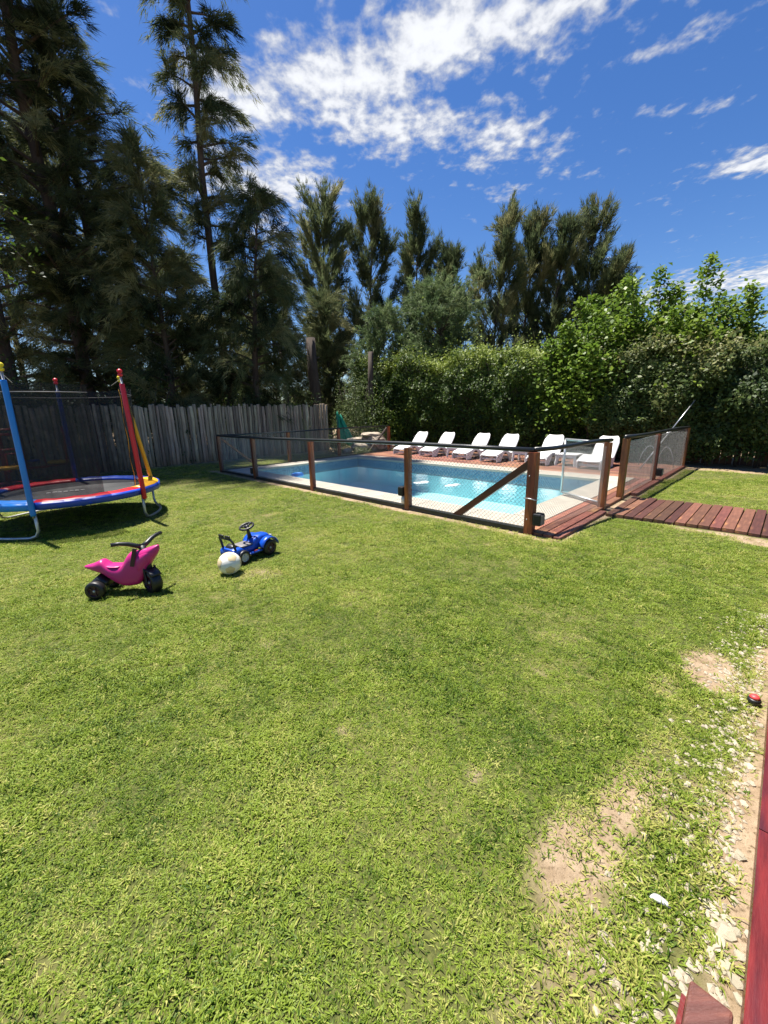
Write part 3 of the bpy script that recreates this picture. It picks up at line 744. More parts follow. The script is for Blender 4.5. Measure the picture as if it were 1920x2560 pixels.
for i, j in ((5, 0), (1, 2), (3, 4)):         # legs, joined in pairs along the ground
    a, c = ang[i], ang[j] + (2 * PI if (i == 5) else 0); c = c if c > a else c + 2 * PI
    pts = [C(a, 1.19, ZP - .06), C(a, 1.19, .12), C(a + .03, 1.185, .05), C(a + .10, 1.175, .022)]
    for k in range(1, 8): q = a + .10 + (c - a - .2) * k / 8; pts.append(C(q, 1.16, .020))
    pts += [C(c - .10, 1.175, .022), C(c - .03, 1.185, .05), C(c, 1.19, .12), C(c, 1.19, ZP - .06)]
    MB().tube(pts, .020, 9).build('leg_frame', M_steel, tr, True, wc=False)
    for q in (a + .0, c - .0): MB().tube([C(q, 1.185, ZP - .04), C(q + .0, 1.05, ZP - .05)], .01, 6).build('spring_bracket', M_steel, tr, wc=False)
net = MB(); n = 60; zz = [ZP - .02, .9, 1.3, 1.7, 2.02]
a0, a1 = math.radians(0), math.radians(330)
for i in range(n + 1):
    a = a0 + (a1 - a0) * i / n
    for z in zz: net.v.append(tuple(C(a, .97 + .012 * math.sin(5 * a + z * 2) + .03 * ((z - ZP) / 1.5) ** 2, z - (.02 * abs(math.sin(3 * a)) if z > 2 else 0))))
for i in range(n):
    for k in range(4): net.f.append((i * 5 + k, i * 5 + k + 1, i * 5 + 6 + k, i * 5 + 5 + k)); net.mi.append(0)
nt = net.build('safety_net', M_net, tr, True, wc=False)
MB().tube([C(a0 + (a1 - a0) * i / 60, 1.005, 1.90) for i in range(61)], .006, 5).build('net_hem', M_greyp, nt, True, wc=False)
MB().tube([C(math.radians(1), .985 + .01 * math.sin(i), ZP + .02 + .09 * i) for i in range(17)], .004, 5).build('net_zip', M_tyel, nt, True, wc=False)
for k in range(24): a = 2 * PI * k / 24; MB().tube([C(a, .98, ZP - .03), C(a, 1.13, ZP - .052)], .006, 4).build('spring', M_steel, tr, wc=False)

# ------------------------------------------------------------------ merry-go-round behind the trampoline
cr = gp(25, 1212); ca = thing('merry_go_round', 'red tubular merry-go-round with yellow and blue seats seen through the net', 'merry-go-round', cr)
MB().tube([(0, 0, 0), (0, 0, .95)], .045, 10).build('centre_post', M_play, ca, True, wc=False)
MB().lathe([(.0, .93), (.24, .93), (.25, .95), (.24, .97), (0, .97)], 20).build('hand_wheel', M_play, ca, True, wc=False)
MB().lathe([(0, .0), (.35, .0), (.35, .03), (.1, .05), (0, .05)], 20).build('base_plate', M_play, ca, wc=False)
ca.scale = (1.28, 1.28, 1.28)
for k in range(5):
    a = 2 * PI * k / 5 + .5
    MB().tube([C(a, .05, .30), C(a, .55, .30), C(a, .95, .34)], .022, 8).build('arm', M_play, ca, True, wc=False)
    s = MB().box((0, 0, 0), (.30, .34, .05)); s.xf(Matrix.Translation(C(a, .82, .39)) @ Matrix.Rotation(a, 4, 'Z')); st = s.build('seat', M_tyel if k % 2 == 0 else M_tblue, ca, bevel=.02, wc=False)
    sd = Vector((-math.sin(a), math.cos(a), 0)) * .17
    bk = MB().tube([C(a, .98, .36) - sd, C(a, 1.02, .90) - sd, C(a, 1.0, 1.06) - sd * .7, C(a, 1.0, 1.06) + sd * .7, C(a, 1.02, .90) + sd, C(a, .98, .36) + sd], .018, 8); bk.build('back_hoop', M_play, ca, True, wc=False)
    MB().tube([C(a, 1.0, .72) - sd, C(a, 1.0, .72) + sd], .014, 8).build('back_bar', M_play, ca, True, wc=False)
    MB().tube([C(a, .62, .32), C(a, .60, .62), C(a, .60, .62) + sd], .013, 8).build('grip', M_play, ca, True, wc=False)

# ------------------------------------------------------------------ toys
def wheel(par, c, r, w, rim, rot, name='wheel', spokes=5):
    t = thing_part(name, par, c, rot)
    pr = [(r * .62, -w * .5), (r * .9, -w * .5), (r * .985, -w * .32), (r, -w * .1), (r, w * .1), (r * .985, w * .32), (r * .9, w * .5), (r * .62, w * .5)]
    MB().lathe(pr, 28, axis='y').build('tyre', M_tyre, t, True, wc=False)
    rm = MB().lathe([(0, -w * .36), (r * .25, -w * .42), (r * .3, -w * .30), (r * .56, -w * .28), (r * .64, -w * .46), (r * .64, w * .46), (r * .56, w * .28), (r * .3, w * .30), (r * .25, w * .42), (0, w * .36)], 24, axis='y')
    for k in range(spokes):
        a = 2 * PI * k / spokes
        for sg in (-1, 1): rm.beam((math.cos(a) * r * .22, sg * w * .33, math.sin(a) * r * .22), (math.cos(a) * r * .60, sg * w * .37, math.sin(a) * r * .60), r * .16, w * .1, Vector((0, 1, 0)))
    rm.build('rim', rim, t, False, wc=False)
    MB().lathe([(0, -w * .47), (r * .1, -w * .46), (r * .12, -w * .38)], 12, axis='y').build('hub_cap', M_silver, t, True, wc=False)
    return t
def thing_part(name, par, c, rot=(0, 0, 0)):
    o = bpy.data.objects.new(name, None); col.objects.link(o); o.parent = par; o.location = c; o.rotation_euler = rot; o.empty_display_size = .05; return o
def sring(x, zl, zh, w, n=16, pw=2.6, yc=0):
    out = []; zc_, hz = (zl + zh) / 2, (zh - zl) / 2
    for k in range(n):
        a = 2 * PI * k / n; ca_, sa = math.cos(a), math.sin(a)
        out.append(Vector((x, yc + w * math.copysign(abs(ca_) ** (2 / pw), ca_), zc_ + hz * math.copysign(abs(sa) ** (2 / pw), sa))))
    return out
tk = thing('ride_on_trike', 'pink plastic ride-on motorbike toy with black handlebar and wheels on the grass', 'toy trike', gp(246, 1494) + Vector((.0, .10, 0)), math.radians(4))
st = [(-.135, .258, .270, .012), (-.11, .245, .278, .026), (-.05, .225, .290, .048), (.0, .205, .315, .062), (.035, .185, .338, .066), (.062, .170, .300, .074), (.10, .14, .270, .080), (.15, .095, .262, .084), (.20, .068, .268, .084),
      (.232, .062, .315, .082), (.265, .062, .375, .080), (.305, .066, .400, .076), (.345, .082, .392, .074), (.385, .15, .405, .076), (.42, .225, .412, .074), (.455, .280, .424, .066), (.49, .325, .434, .050), (.52, .365, .440, .030), (.535, .40, .440, .012)]
MB().loft([sring(*q) for q in st]).build('body', M_pink, tk, True, sub=1, wc=False)
MB().loft([sring(x, zl, zh, w) for x, zl, zh, w in ((.335, .20, .33, .082), (.36, .17, .375, .087), (.40, .23, .39, .086), (.44, .28, .405, .078), (.48, .325, .415, .058))]).build('front_cowl', M_pink, tk, True, sub=1, wc=False)
MB().loft([sring(x, zl, zh, w) for x, zl, zh, w in ((.06, .262, .285, .05), (.09, .255, .274, .065), (.15, .25, .270, .068), (.21, .25, .272, .06))]).build('seat_pad', M_pink, tk, True, sub=1, wc=False)
for sg in (-1, 1): MB().beam((.355, sg * .060, .43), (.315, sg * .080, .27), .012, .035).build('side_trim', M_rimp, tk, bevel=.004, wc=False)
for sg in (-1, 1): wheel(tk, (.0, sg * .125, .082), .082, .062, M_rimp, (0, 0, 0))
MB().tube([(0, -.10, .082), (0, .10, .082)], .016, 8).build('axle', M_blackp, tk, True, wc=False)
MB().loft([sring(x, .10 - a * .01, .20 - abs(a) * .05, .085) for x, a in ((-.06, 1), (0, 0), (.07, 1))]).build('rear_guard', M_blackp, tk, True, wc=False)
fork = thing_part('steering', tk, (.40, 0, 0), (0, 0, math.radians(-38)))
wheel(fork, (.06, 0, .105), .105, .085, M_rimp, (0, 0, 0), 'front_wheel')
MB().loft([[Vector((.06 + rr * math.cos(q), y, .105 + rr * math.sin(q))) for y, rr in ((-.05, .112), (.05, .112), (.042, .126), (-.042, .126))] for q in [PI * (.22 + .09 * k) for k in range(9)]]).build('mudguard', M_blackp, fork, True, wc=False)
for sg in (-1, 1): MB().beam((.06, sg * .05, .105), (.03, sg * .05, .24), .012, .03).build('fork_leg', M_blackp, fork, bevel=.004, wc=False)
MB().tube([(.05, 0, .20), (.0, 0, .34), (-.03, 0, .43)], [.03, .026, .03], 10).build('column', M_blackp, fork, True, wc=False)
for sg in (-1, 1): MB().tube([(-.03, 0, .42), (-.03, sg * .05, .445), (-.05, sg * .10, .47), (-.075, sg * .16, .485), (-.10, sg * .215, .485)], [.024, .021, .020, .017, .018], 10).build('handlebar', M_blackp, fork, True, wc=False)

tq = (gp(617, 1416) + gp(668, 1389)) / 2
hd = math.radians(58)
tl = thing('ride_on_tractor', 'blue plastic ride-on toy tractor with black steering wheel and backrest on the grass', 'toy tractor', tq + Vector((-.02, .06, 0)) + Vector((-math.sin(hd), math.cos(hd), 0)) * .12 - Vector((math.cos(hd), math.sin(hd), 0)) * .17, hd)
MB().loft([sring(x, zl, zh, w, pw=4) for x, zl, zh, w in ((-.12, .09, .17, .105), (-.10, .08, .185, .12), (-.02, .085, .19, .12), (.03, .09, .165, .09), (.16, .09, .165, .085), (.19, .09, .225, .085), (.30, .10, .245, .085), (.40, .10, .235, .08), (.43, .11, .20, .07))]).build('body', M_bluep, tl, True, wc=False)
MB().loft([sring(x, .162, .185, w, pw=4) for x, w in ((.0, .075), (.05, .085), (.13, .085), (.19, .07))]).build('seat', M_greyp, tl, True, wc=False)
for sg in (-1, 1):
    wheel(tl, (-.0, sg * .115, .075), .075, .055, M_silver, (0, 0, 0))
    wheel(tl, (.34, sg * .135, .09), .09, .065, M_rimp, (0, 0, 0))
    MB().loft([[Vector((.34 + .115 * math.cos(a), sg * .135 + y, .09 + .115 * math.sin(a) + dz)) for y, dz in ((-.04, 0), (.04, 0), (.04, .014), (-.04, .014))] for a in [PI * (.05 + .11 * k) for k in range(9)]]).build('mudguard', M_bluep, tl, True, wc=False)
    MB().box((.17, sg * .105, .085), (.17, .05, .02)).build('running_board', M_bluep, tl, bevel=.006, wc=False)
    MB().box((.44, sg * .06, .19), (.015, .04, .035)).build('headlight', M_silver, tl, bevel=.005, wc=False)
    MB().box((.17, sg * .118, .10), (.05, .006, .012)).build('side_badge', M_capred, tl, wc=False)
br_ = MB().tube([(-.08, -.10, .17), (-.10, -.10, .26), (-.12, -.085, .30), (-.12, .085, .30), (-.10, .10, .26), (-.08, .10, .17)], .013, 8); br_.build('backrest_hoop', M_blackp, tl, True, wc=False)
for sg in (-1, 1): MB().box((-.125, sg * .05, .325), (.018, .075, .03)).build('backrest_pad', M_blackp, tl, bevel=.006, wc=False)
MB().loft([sring(x, .17, zh, w) for x, zh, w in ((-.095, .20, .05), (-.05, .225, .065), (.0, .19, .06))]).build('seat_back', M_blackp, tl, True, wc=False)
MB().tube([(.20, 0, .22), (.185, 0, .30), (.175, 0, .345)], [.026, .018, .016], 8).build('steering_column', M_blackp, tl, True, wc=False)
sw = MB(); sw.tube([(.075 * math.cos(a), .075 * math.sin(a), 0) for a in [2 * PI * k / 20 for k in range(21)]], .012, 8)
for k in range(3): a = 2 * PI * k / 3; sw.tube([(0, 0, 0), (.075 * math.cos(a), .075 * math.sin(a), 0)], .01, 6)
sw.lathe([(0, .015), (.028, .01), (.028, -.01), (0, -.01)], 12)
sw.xf(Matrix.Translation((.17, 0, .36)) @ Matrix.Rotation(math.radians(-18), 4, 'Y')).build('steering_wheel', M_blackp, tl, True, wc=False)

bl = thing('football', 'worn white and tan football on the grass in front of the toy tractor', 'ball', gp(577, 1434))
BR = .112
def sphere_patch(c, ang_, r, n=8, m_=20):
    c = Vector(c).normalized(); a = c.orthogonal().normalized(); b_ = c.cross(a); mb = MB(); vs_ = [c * r]; fs = []
    for i in range(1, n + 1):
        t = ang_ * i / n
        for k in range(m_):
            p_ = 2 * PI * k / m_; tt = t * (1 + .10 * math.cos(5 * p_) * i / n)
            vs_.append(c * math.cos(tt) * r + (a * math.cos(p_) + b_ * math.sin(p_)) * math.sin(tt) * r)
    for k in range(m_): fs.append((0, 1 + k, 1 + (k + 1) % m_))
    for i in range(n - 1):
        for k in range(m_): fs.append((1 + i * m_ + k, 1 + (i + 1) * m_ + k, 1 + (i + 1) * m_ + (k + 1) % m_, 1 + i * m_ + (k + 1) % m_))
    return mb.add(vs_, fs)
prof = [(BR * math.sin(PI * k / 20), -BR * math.cos(PI * k / 20)) for k in range(21)]
MB().lathe(prof, 32, (0, 0, BR)).build('cover', M_ball, bl, True, wc=False)
for c, q in (((-.75, -.6, .25), .50), ((.45, -.45, .75), .42), ((.35, -.85, -.35), .40), ((-.1, .8, .5), .45), ((.9, .3, .1), .4), ((-.3, .1, .95), .36)):
    sphere_patch(c, q, BR + .0012).xf(Matrix.Translation((0, 0, BR))).build('panel', M_ballt, bl, True, wc=False)

sp = thing('sprinkler_head', 'small black lawn sprinkler with a faded red cap beside the gravel', 'sprinkler', gp(1883, 1760))
MB().lathe([(0, .0), (.027, 0), (.029, .03), (.025, .036), (0, .036)], 14).build('body', M_blackp, sp, True, wc=False)
MB().lathe([(0, .055), (.016, .053), (.022, .045), (.022, .036), (0, .036)], 14).build('cap', M_capred, sp, True, wc=False)

# ------------------------------------------------------------------ stones and rocks
def rockmesh(seed, m_, n=7, k_=9, flat=.55, jag=.22):
    rg = np.random.default_rng(seed); mb = MB(); vs_ = [(0, 0, flat)]
    for i in range(1, n):
        t = PI * i / n
        for k in range(k_):
            a = 2 * PI * (k + .3 * rg.normal()) / k_; q = 1 + rg.normal(0, jag * .6)
            vs_.append((math.sin(t) * math.cos(a) * q, .72 * math.sin(t) * math.sin(a) * q, flat * math.copysign(abs(math.cos(t)) ** .7, math.cos(t)) * (1 + rg.normal(0, jag * .3))))
    vs_.append((0, 0, -flat)); fs = [(0, 1 + k, 1 + (k + 1) % k_) for k in range(k_)]
    for i in range(n - 2):
        for k in range(k_): fs.append((1 + i * k_ + k, 1 + (i + 1) * k_ + k, 1 + (i + 1) * k_ + (k + 1) % k_, 1 + i * k_ + (k + 1) % k_))
    L_ = len(vs_) - 1; o = 1 + (n - 2) * k_
    fs += [(L_, o + (k + 1) % k_, o + k) for k in range(k_)]
    return mb.add(vs_, fs).mesh('stone', m_)
chips = [rockmesh(k, M_stone, 5, 7, .42, .25) for k in range(6)]
def chip(x, y, r, zs=1.0, lab='pale limestone chip lying in the gravel strip beside the red porch edge', grp='pale chips in the gravel strip'):
    o = place('stone', random.choice(chips), None, (x, y, r * .12), (random.gauss(0, .2), random.gauss(0, .2), random.uniform(0, 6.3)), (r, r, r * zs)); tag(o, lab, 'stone', grp); return o
big_chips = [(1850, 2140, .045), (1888, 2350, .05), (1800, 2355, .04), (1760, 2345, .03), (1815, 2335, .055), (1790, 2370, .035), (1840, 2455, .04), (1848, 2500, .03), (1775, 2380, .028), (1830, 2100, .03), (1860, 2010, .035), (1838, 1900, .03),
             (1880, 1960, .03), (1780, 1775, .025), (1825, 1830, .035), (1858, 1818, .04), (1838, 1798, .022), (1900, 1815, .03), (1885, 1870, .03), (1868, 1900, .025), (1800, 1760, .022), (1835, 2330, .035), (1812, 2420, .04), (1850, 2390, .035), (1730, 2420, .03), (1620, 2350, .022), (1610, 2370, .03), (1590, 2545, .03), (1560, 2480, .022)]
for px, py, r in big_chips: p = gp(px, py); chip(p.x, p.y, r * .55, .8)
for k in range(70):
    v = random.uniform(-4.9, -.6); u = -2.262 + abs(random.gauss(0, .10)); p = S(u, v); chip(p.x, p.y, random.uniform(.008, .022))
p = gp(1655, 2270); sh = thing('curved_shard', 'curved off-white shard standing on edge in the worn grass', 'shard', p)
rg_ = []
for k in range(9):
    a = math.radians(20 + 16 * k); rr = .026; w = .012 * math.sin(PI * (k + 1) / 10) + .004
    c = Vector((math.cos(a) * rr, .01 * k * .3, math.sin(a) * rr * .9 - .006)); rg_.append([c + Vector((0, -w, 0)), c + Vector((.004 * math.cos(a), 0, .005)), c + Vector((0, w, 0)), c - Vector((.003 * math.cos(a), 0, .003))])
MB().loft(rg_).build('shard_body', M_white, sh, True, wc=False)
rg = np.random.default_rng(5); N = 1300
tu = -2.268 + np.abs(rg.normal(0, .13, N)); tv = -5.2 + 4.4 * rg.random(N)
px_, py_ = OX - Q * tu + Q * tv, OY + Q * tu + Q * tv
sz = rg.uniform(.004, .013, N)
octv = np.array([(1, 0, 0), (0, 1, 0), (-1, 0, 0), (0, -1, 0), (0, 0, .7), (0, 0, -.6)]); octf = [(0, 1, 4), (1, 2, 4), (2, 3, 4), (3, 0, 4)]
tri = np.array([[octv[i] for i in f_] for f_ in octf]).reshape(-1, 3)
V = np.repeat(tri[None], N, 0) * sz[:, None, None]
th = rg.uniform(0, 6.3, N); Vx = V[:, :, 0] * np.cos(th)[:, None] * 1.5 - V[:, :, 1] * np.sin(th)[:, None]; Vy = V[:, :, 0] * np.sin(th)[:, None] * 1.5 + V[:, :, 1] * np.cos(th)[:, None]
V = np.stack([Vx + px_[:, None], Vy + py_[:, None], V[:, :, 2] + .002], -1).reshape(-1, 3)
o = bpy.data.objects.new('gravel', fast_mesh('gravel', V, 3, M_stone)); col.objects.link(o); tag(o, 'fine pale gravel strip along the red porch edge', 'gravel', kind='stuff')
rocks = [rockmesh(40 + k, M_rock, 8, 11, .6, .16) for k in range(4)]
RK = [('pale flat-topped boulder at the left end of the rock pile', 9.95, 6.1, .46, .42), ('large rounded boulder in the middle of the rock pile', 9.75, 6.75, .60, .62), ('wide flat slab lying on top of the rock pile', 9.85, 6.6, .50, .13),
      ('flat slab resting on the left of the rock pile', 10.25, 6.2, .45, .12), ('low boulder at the foot of the rock pile by the deck', 9.65, 7.2, .40, .36), ('small boulder by the fence post in front of the rock pile', 10.2, 5.6, .30, .18), ('boulder at the back of the rock pile under the hedge', 10.6, 7.2, .5, .40)]
for i, (lab, u, v, r, h) in enumerate(RK):
    z = h * .5 if 'slab' not in lab else .70 if 'wide' in lab else .52
    o = place('boulder', rocks[i % 4], None, S(u, v, z), (random.gauss(0, .06), random.gauss(0, .06), random.uniform(0, 6)), (r, r, h)); tag(o, lab, 'rock', 'boulders of the rock pile')

# ------------------------------------------------------------------ vegetation
def mk(name, me, parent): o = bpy.data.objects.new(name, me); col.objects.link(o); o.parent = parent; return o
def casuarina(base, height, cr, label, seed, nb=70, sub=6, tuft=5, n=12, ln=.34, wd=.022, m_=None, lowest=.12, asc=.55, droop=.35, lean=(0, 0), group=None, prof='cone', tr=.16, spread=.30, tmean=.47, name='casuarina_tree', side=.5):
    rg = np.random.default_rng(seed); m_ = m_ or M_cas
    t_ = thing(name, label, 'tree', base, group=group)
    k = 9; zz_ = np.linspace(0, height, k); bx = np.cumsum(rg.normal(0, .05, k)) * height / 14 + lean[0] * (zz_ / height) ** 1.6; by = np.cumsum(rg.normal(0, .05, k)) * height / 14 + lean[1] * (zz_ / height) ** 1.6
    bx -= bx[0]; by -= by[0]
    tb_ = MB().tube([(bx[i], by[i], zz_[i] - (.1 if i == 0 else 0)) for i in range(k)], [tr * (1 - .93 * (i / (k - 1)) ** .8) for i in range(k)], 9)
    P, D, TI = [], [], []
    for i in range(nb):
        t = lowest + (1 - lowest) * ((i + rg.random()) / nb) ** .92
        z = t * height; x0, y0 = np.interp(z, zz_, bx), np.interp(z, zz_, by)
        s = (t - lowest) / (1 - lowest)
        if prof == 'cone': L = cr * (1.05 - s) ** .62 * (.35 + .65 * min(1, s * 4 + .35))
        elif prof == 'flame': L = cr * 1.45 * (1 - s) ** .55 * (.65 + .35 * min(1, s * 3)) + .35
        else: L = cr * math.sqrt(max(.03, 1 - (2 * s - .9) ** 2 * .8))
        L *= rg.uniform(*((.30, 1.30) if prof == 'flame' else (.55, 1.2))); az = i * 2.4 + rg.normal(0, .5)
        el = asc + .35 * s + rg.normal(0, .15)
        d = np.array([math.cos(az) * math.cos(el), math.sin(az) * math.cos(el), math.sin(el)])
        pts = [np.array([x0, y0, z])]
        for q in range(4):
            dd = d + np.array([lean[0] * .03, 0, .10 * q - droop * (q / 3.0) ** 1.5]); pts.append(pts[-1] + unit(dd) * L / 4)
        if L > .5: tb_.tube([tuple(p_) for p_ in pts], [max(.012, tr * .32 * (1 - s * .7) * (1 - q / 4.6)) for q in range(5)], 5, cap=False)
        pts = np.array(pts)
        bt = tmean + rg.normal(0, .20)
        for q in range(max(2, int(sub * (.45 + .75 * L / cr)))):
            f_ = .22 + .78 * rg.random() ** .75; j = min(3, int(f_ * 4)); c = pts[j] + (pts[j + 1] - pts[j]) * (f_ * 4 - j)
            sd = unit(pts[j + 1] - pts[j]) * .8 + rg.normal(0, side, 3) + np.array([0, 0, .10])
            sd = unit(sd); sl = min(1.0, .28 * cr + .25) * rg.uniform(.5, 1.2)
            w = np.linspace(0, 1, tuft)[:, None]
            pp = c + sd * sl * w + np.array([0, 0, -droop * .9]) * sl * w ** 2 + rg.normal(0, .05, (tuft, 3))
            P.append(pp); dd = np.tile(sd, (tuft, 1)) + np.array([0, 0, -droop * 1.6]) * w + np.array([lean[0] * .05, 0, 0])
            D.append(unit(dd)); TI.append(np.full(tuft, bt + rg.normal(0, .12)))
    P, D, TI = np.concatenate(P), np.concatenate(D), np.concatenate(TI)
    v_, tt = strips(P, D, n, ln, wd, spread, TI, rg)
    tb_.build('trunk', M_bark, t_, True, wc=False)
    mk('crown', fast_mesh('crown', v_, 3, m_, tt), t_)
    return t_
def gb(px, Y, py=1100): p_ = at(px, py, Y); return Vector((p_.x, p_.y, 0))
GL = 'tall casuarinas behind the palisade'
casuarina(gb(-60, 15.0, 600), 27, 3.2, 'tall dark casuarina at the end of the palisade behind the merry-go-round', 1, 130, 9, 5, 17, .36, .025, droop=.55, asc=.30, tr=.24, group=GL, lowest=.08)
casuarina(gb(130, 16.5, 500), 33, 3.2, 'massive dark drooping casuarina straight behind the trampoline', 2, 175, 9, 5, 16, .36, .025, droop=.55, asc=.30, tr=.27, group=GL, lowest=.08)
casuarina(gb(235, 17.8, 600), 15.5, 2.9, 'dense casuarina rising beside the slender bare-trunked one', 3, 130, 9, 5, 17, .36, .025, droop=.50, asc=.35, tr=.24, group=GL, lowest=.08)
casuarina(gb(385, 16.2, 700), 10.4, 2.3, 'shorter olive casuarina with feathery tips in front of the slender one', 4, 84, 9, 5, 17, .36, .025, droop=.50, asc=.25, tr=.18, group=GL, lowest=.08, tmean=.62)
casuarina(gb(522, 18.0, 480), 28, 1.5, 'slender casuarina with a long bare trunk and tufted top', 5, 110, 8, 5, 16, .36, .025, droop=.60, asc=.30, tr=.20, group=GL, lowest=.28, prof='cone')
casuarina(gb(612, 16.8, 700), 9.3, 1.75, 'drooping bluish casuarina with a leaning trunk by the dead pole', 6, 62, 9, 5, 15, .34, .024, droop=.75, asc=.25, tr=.20, group=GL, lowest=.20, lean=(.6, 0), tmean=.42, prof='round')
casuarina(gb(200, 22, 700), 16, 3.2, 'shaded casuarina filling the gap behind the trampoline pair', 7, 90, 7, 4, 11, .55, .036, droop=.5, asc=.3, group=GL, lowest=.05)
casuarina(gb(450, 21, 700), 8.5, 2.6, 'low shaded casuarina behind the slender trunk', 8, 90, 7, 4, 11, .5, .036, droop=.5, asc=.3, group=GL, lowest=.04)
casuarina(gb(10, 20, 700), 15, 3.2, 'shaded casuarina behind the end of the palisade', 9, 90, 7, 4, 11, .55, .036, droop=.5, asc=.3, group=GL, lowest=.03)
casuarina(gb(690, 21.5, 900), 8.2, 2.2, 'loose sunlit young casuarina behind the tall cut trunk', 10, 80, 8, 4, 12, .40, .028, droop=.30, asc=.5, lowest=.03, tmean=.66, group='young casuarinas near the cut trunks')
casuarina(gb(815, 22.5, 900), 7.0, 2.2, 'low sunlit young casuarina between the two cut trunks', 12, 80, 8, 4, 12, .40, .028, droop=.30, asc=.5, lowest=.03, tmean=.64, group='young casuarinas near the cut trunks')
casuarina(gb(610, 24, 900), 8.0, 2.3, 'hazy young casuarina behind the leaning dead pole', 14, 70, 7, 4, 12, .45, .03, droop=.35, asc=.5, lowest=.03, tmean=.55, group='young casuarinas near the cut trunks')
GF = 'row of far casuarinas beyond the hedge'
FARS = [(820, 470, 26, 2.2, 'far casuarina at the end of the row nearest the cut trunks'), (942, 478, 27, 2.3, 'far casuarina with a forked airy crown, second of the row'), (1062, 505, 27, 2.0, 'far casuarina with two plumes beside the gap in the row'), (1140, 600, 28, 1.5, 'small far casuarina filling the gap in the row'),
        (1262, 520, 26, 2.0, 'far casuarina starting the dense clump past the gap'), (1335, 515, 27, 1.9, 'broad olive casuarina inside the dense clump'), (1412, 530, 26.5, 1.8, 'third casuarina of the dense clump'), (1495, 498, 27, 2.0, 'tallest leaning casuarina of the dense clump'), (1545, 620, 26, 1.4, 'short casuarina ending the dense clump by the bright shrubs')]
for i, (px, py, Y, r, lab) in enumerate(FARS):
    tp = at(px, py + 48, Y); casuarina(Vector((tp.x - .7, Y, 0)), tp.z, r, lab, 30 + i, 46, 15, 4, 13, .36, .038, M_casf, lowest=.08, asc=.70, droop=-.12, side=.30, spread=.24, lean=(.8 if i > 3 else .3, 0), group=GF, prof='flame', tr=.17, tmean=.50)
tp = at(1105, 735, 19.5); casuarina(Vector((tp.x, 19.5, 0)), tp.z, 1.9, 'feathery grey-green pepper tree rising over the hedge', 60, 90, 8, 4, 14, .22, .032, M_pep, lowest=.35, asc=.35, droop=.25, prof='round', tr=.16, spread=.7, name='pepper_tree')
tp = at(960, 800, 20); casuarina(Vector((tp.x, 20, 0)), tp.z, 1.5, 'small grey-green pepper tree next to the short cut trunk', 61, 60, 7, 4, 14, .22, .032, M_pep, lowest=.25, asc=.35, droop=.25, prof='round', tr=.10, spread=.7, name='pepper_tree')
# cut trunks and dead poles
def trunk(name, label, px0, px1, pyt, Y, r0, r1, cut=True):
    a, c = gb(px0, Y), at(px1, pyt, Y); o = thing(name, label, 'tree trunk', a); pts = [a, a.lerp(c, .3) + Vector((.04, 0, 0)), a.lerp(c, .7) + Vector((-.03, 0, 0)), c]
    MB().tube(pts, [r0, r0 * .9 + r1 * .1, (r0 + r1) / 2, r1], 12).build('bark_trunk', M_bark, o, True)
    if cut: MB().lathe([(0, .012), (r1 * .97, .012), (r1 * .97, .0)], 14, c).build('sawn_top', M_cut, o)
    for k, f_ in enumerate((.45, .62, .8)):
        p_ = a.lerp(c, f_); MB().tube([p_, p_ + Vector((.3 * (-1) ** k * r0 * 4, 0, .15))], [r1 * .25, r1 * .15], 6).build('branch_stub', M_bark, o, True)
trunk('cut_trunk', 'tall thick cut tree trunk with pale sawn top behind the palisade', 800, 776, 845, 20, .27, .21)
trunk('cut_trunk', 'short cut tree trunk with pale sawn top above the hedge', 930, 927, 880, 18.6, .13, .11)
trunk('dead_pole', 'thin leaning dead pole behind the palisade', 735, 700, 870, 19, .075, .055, False)

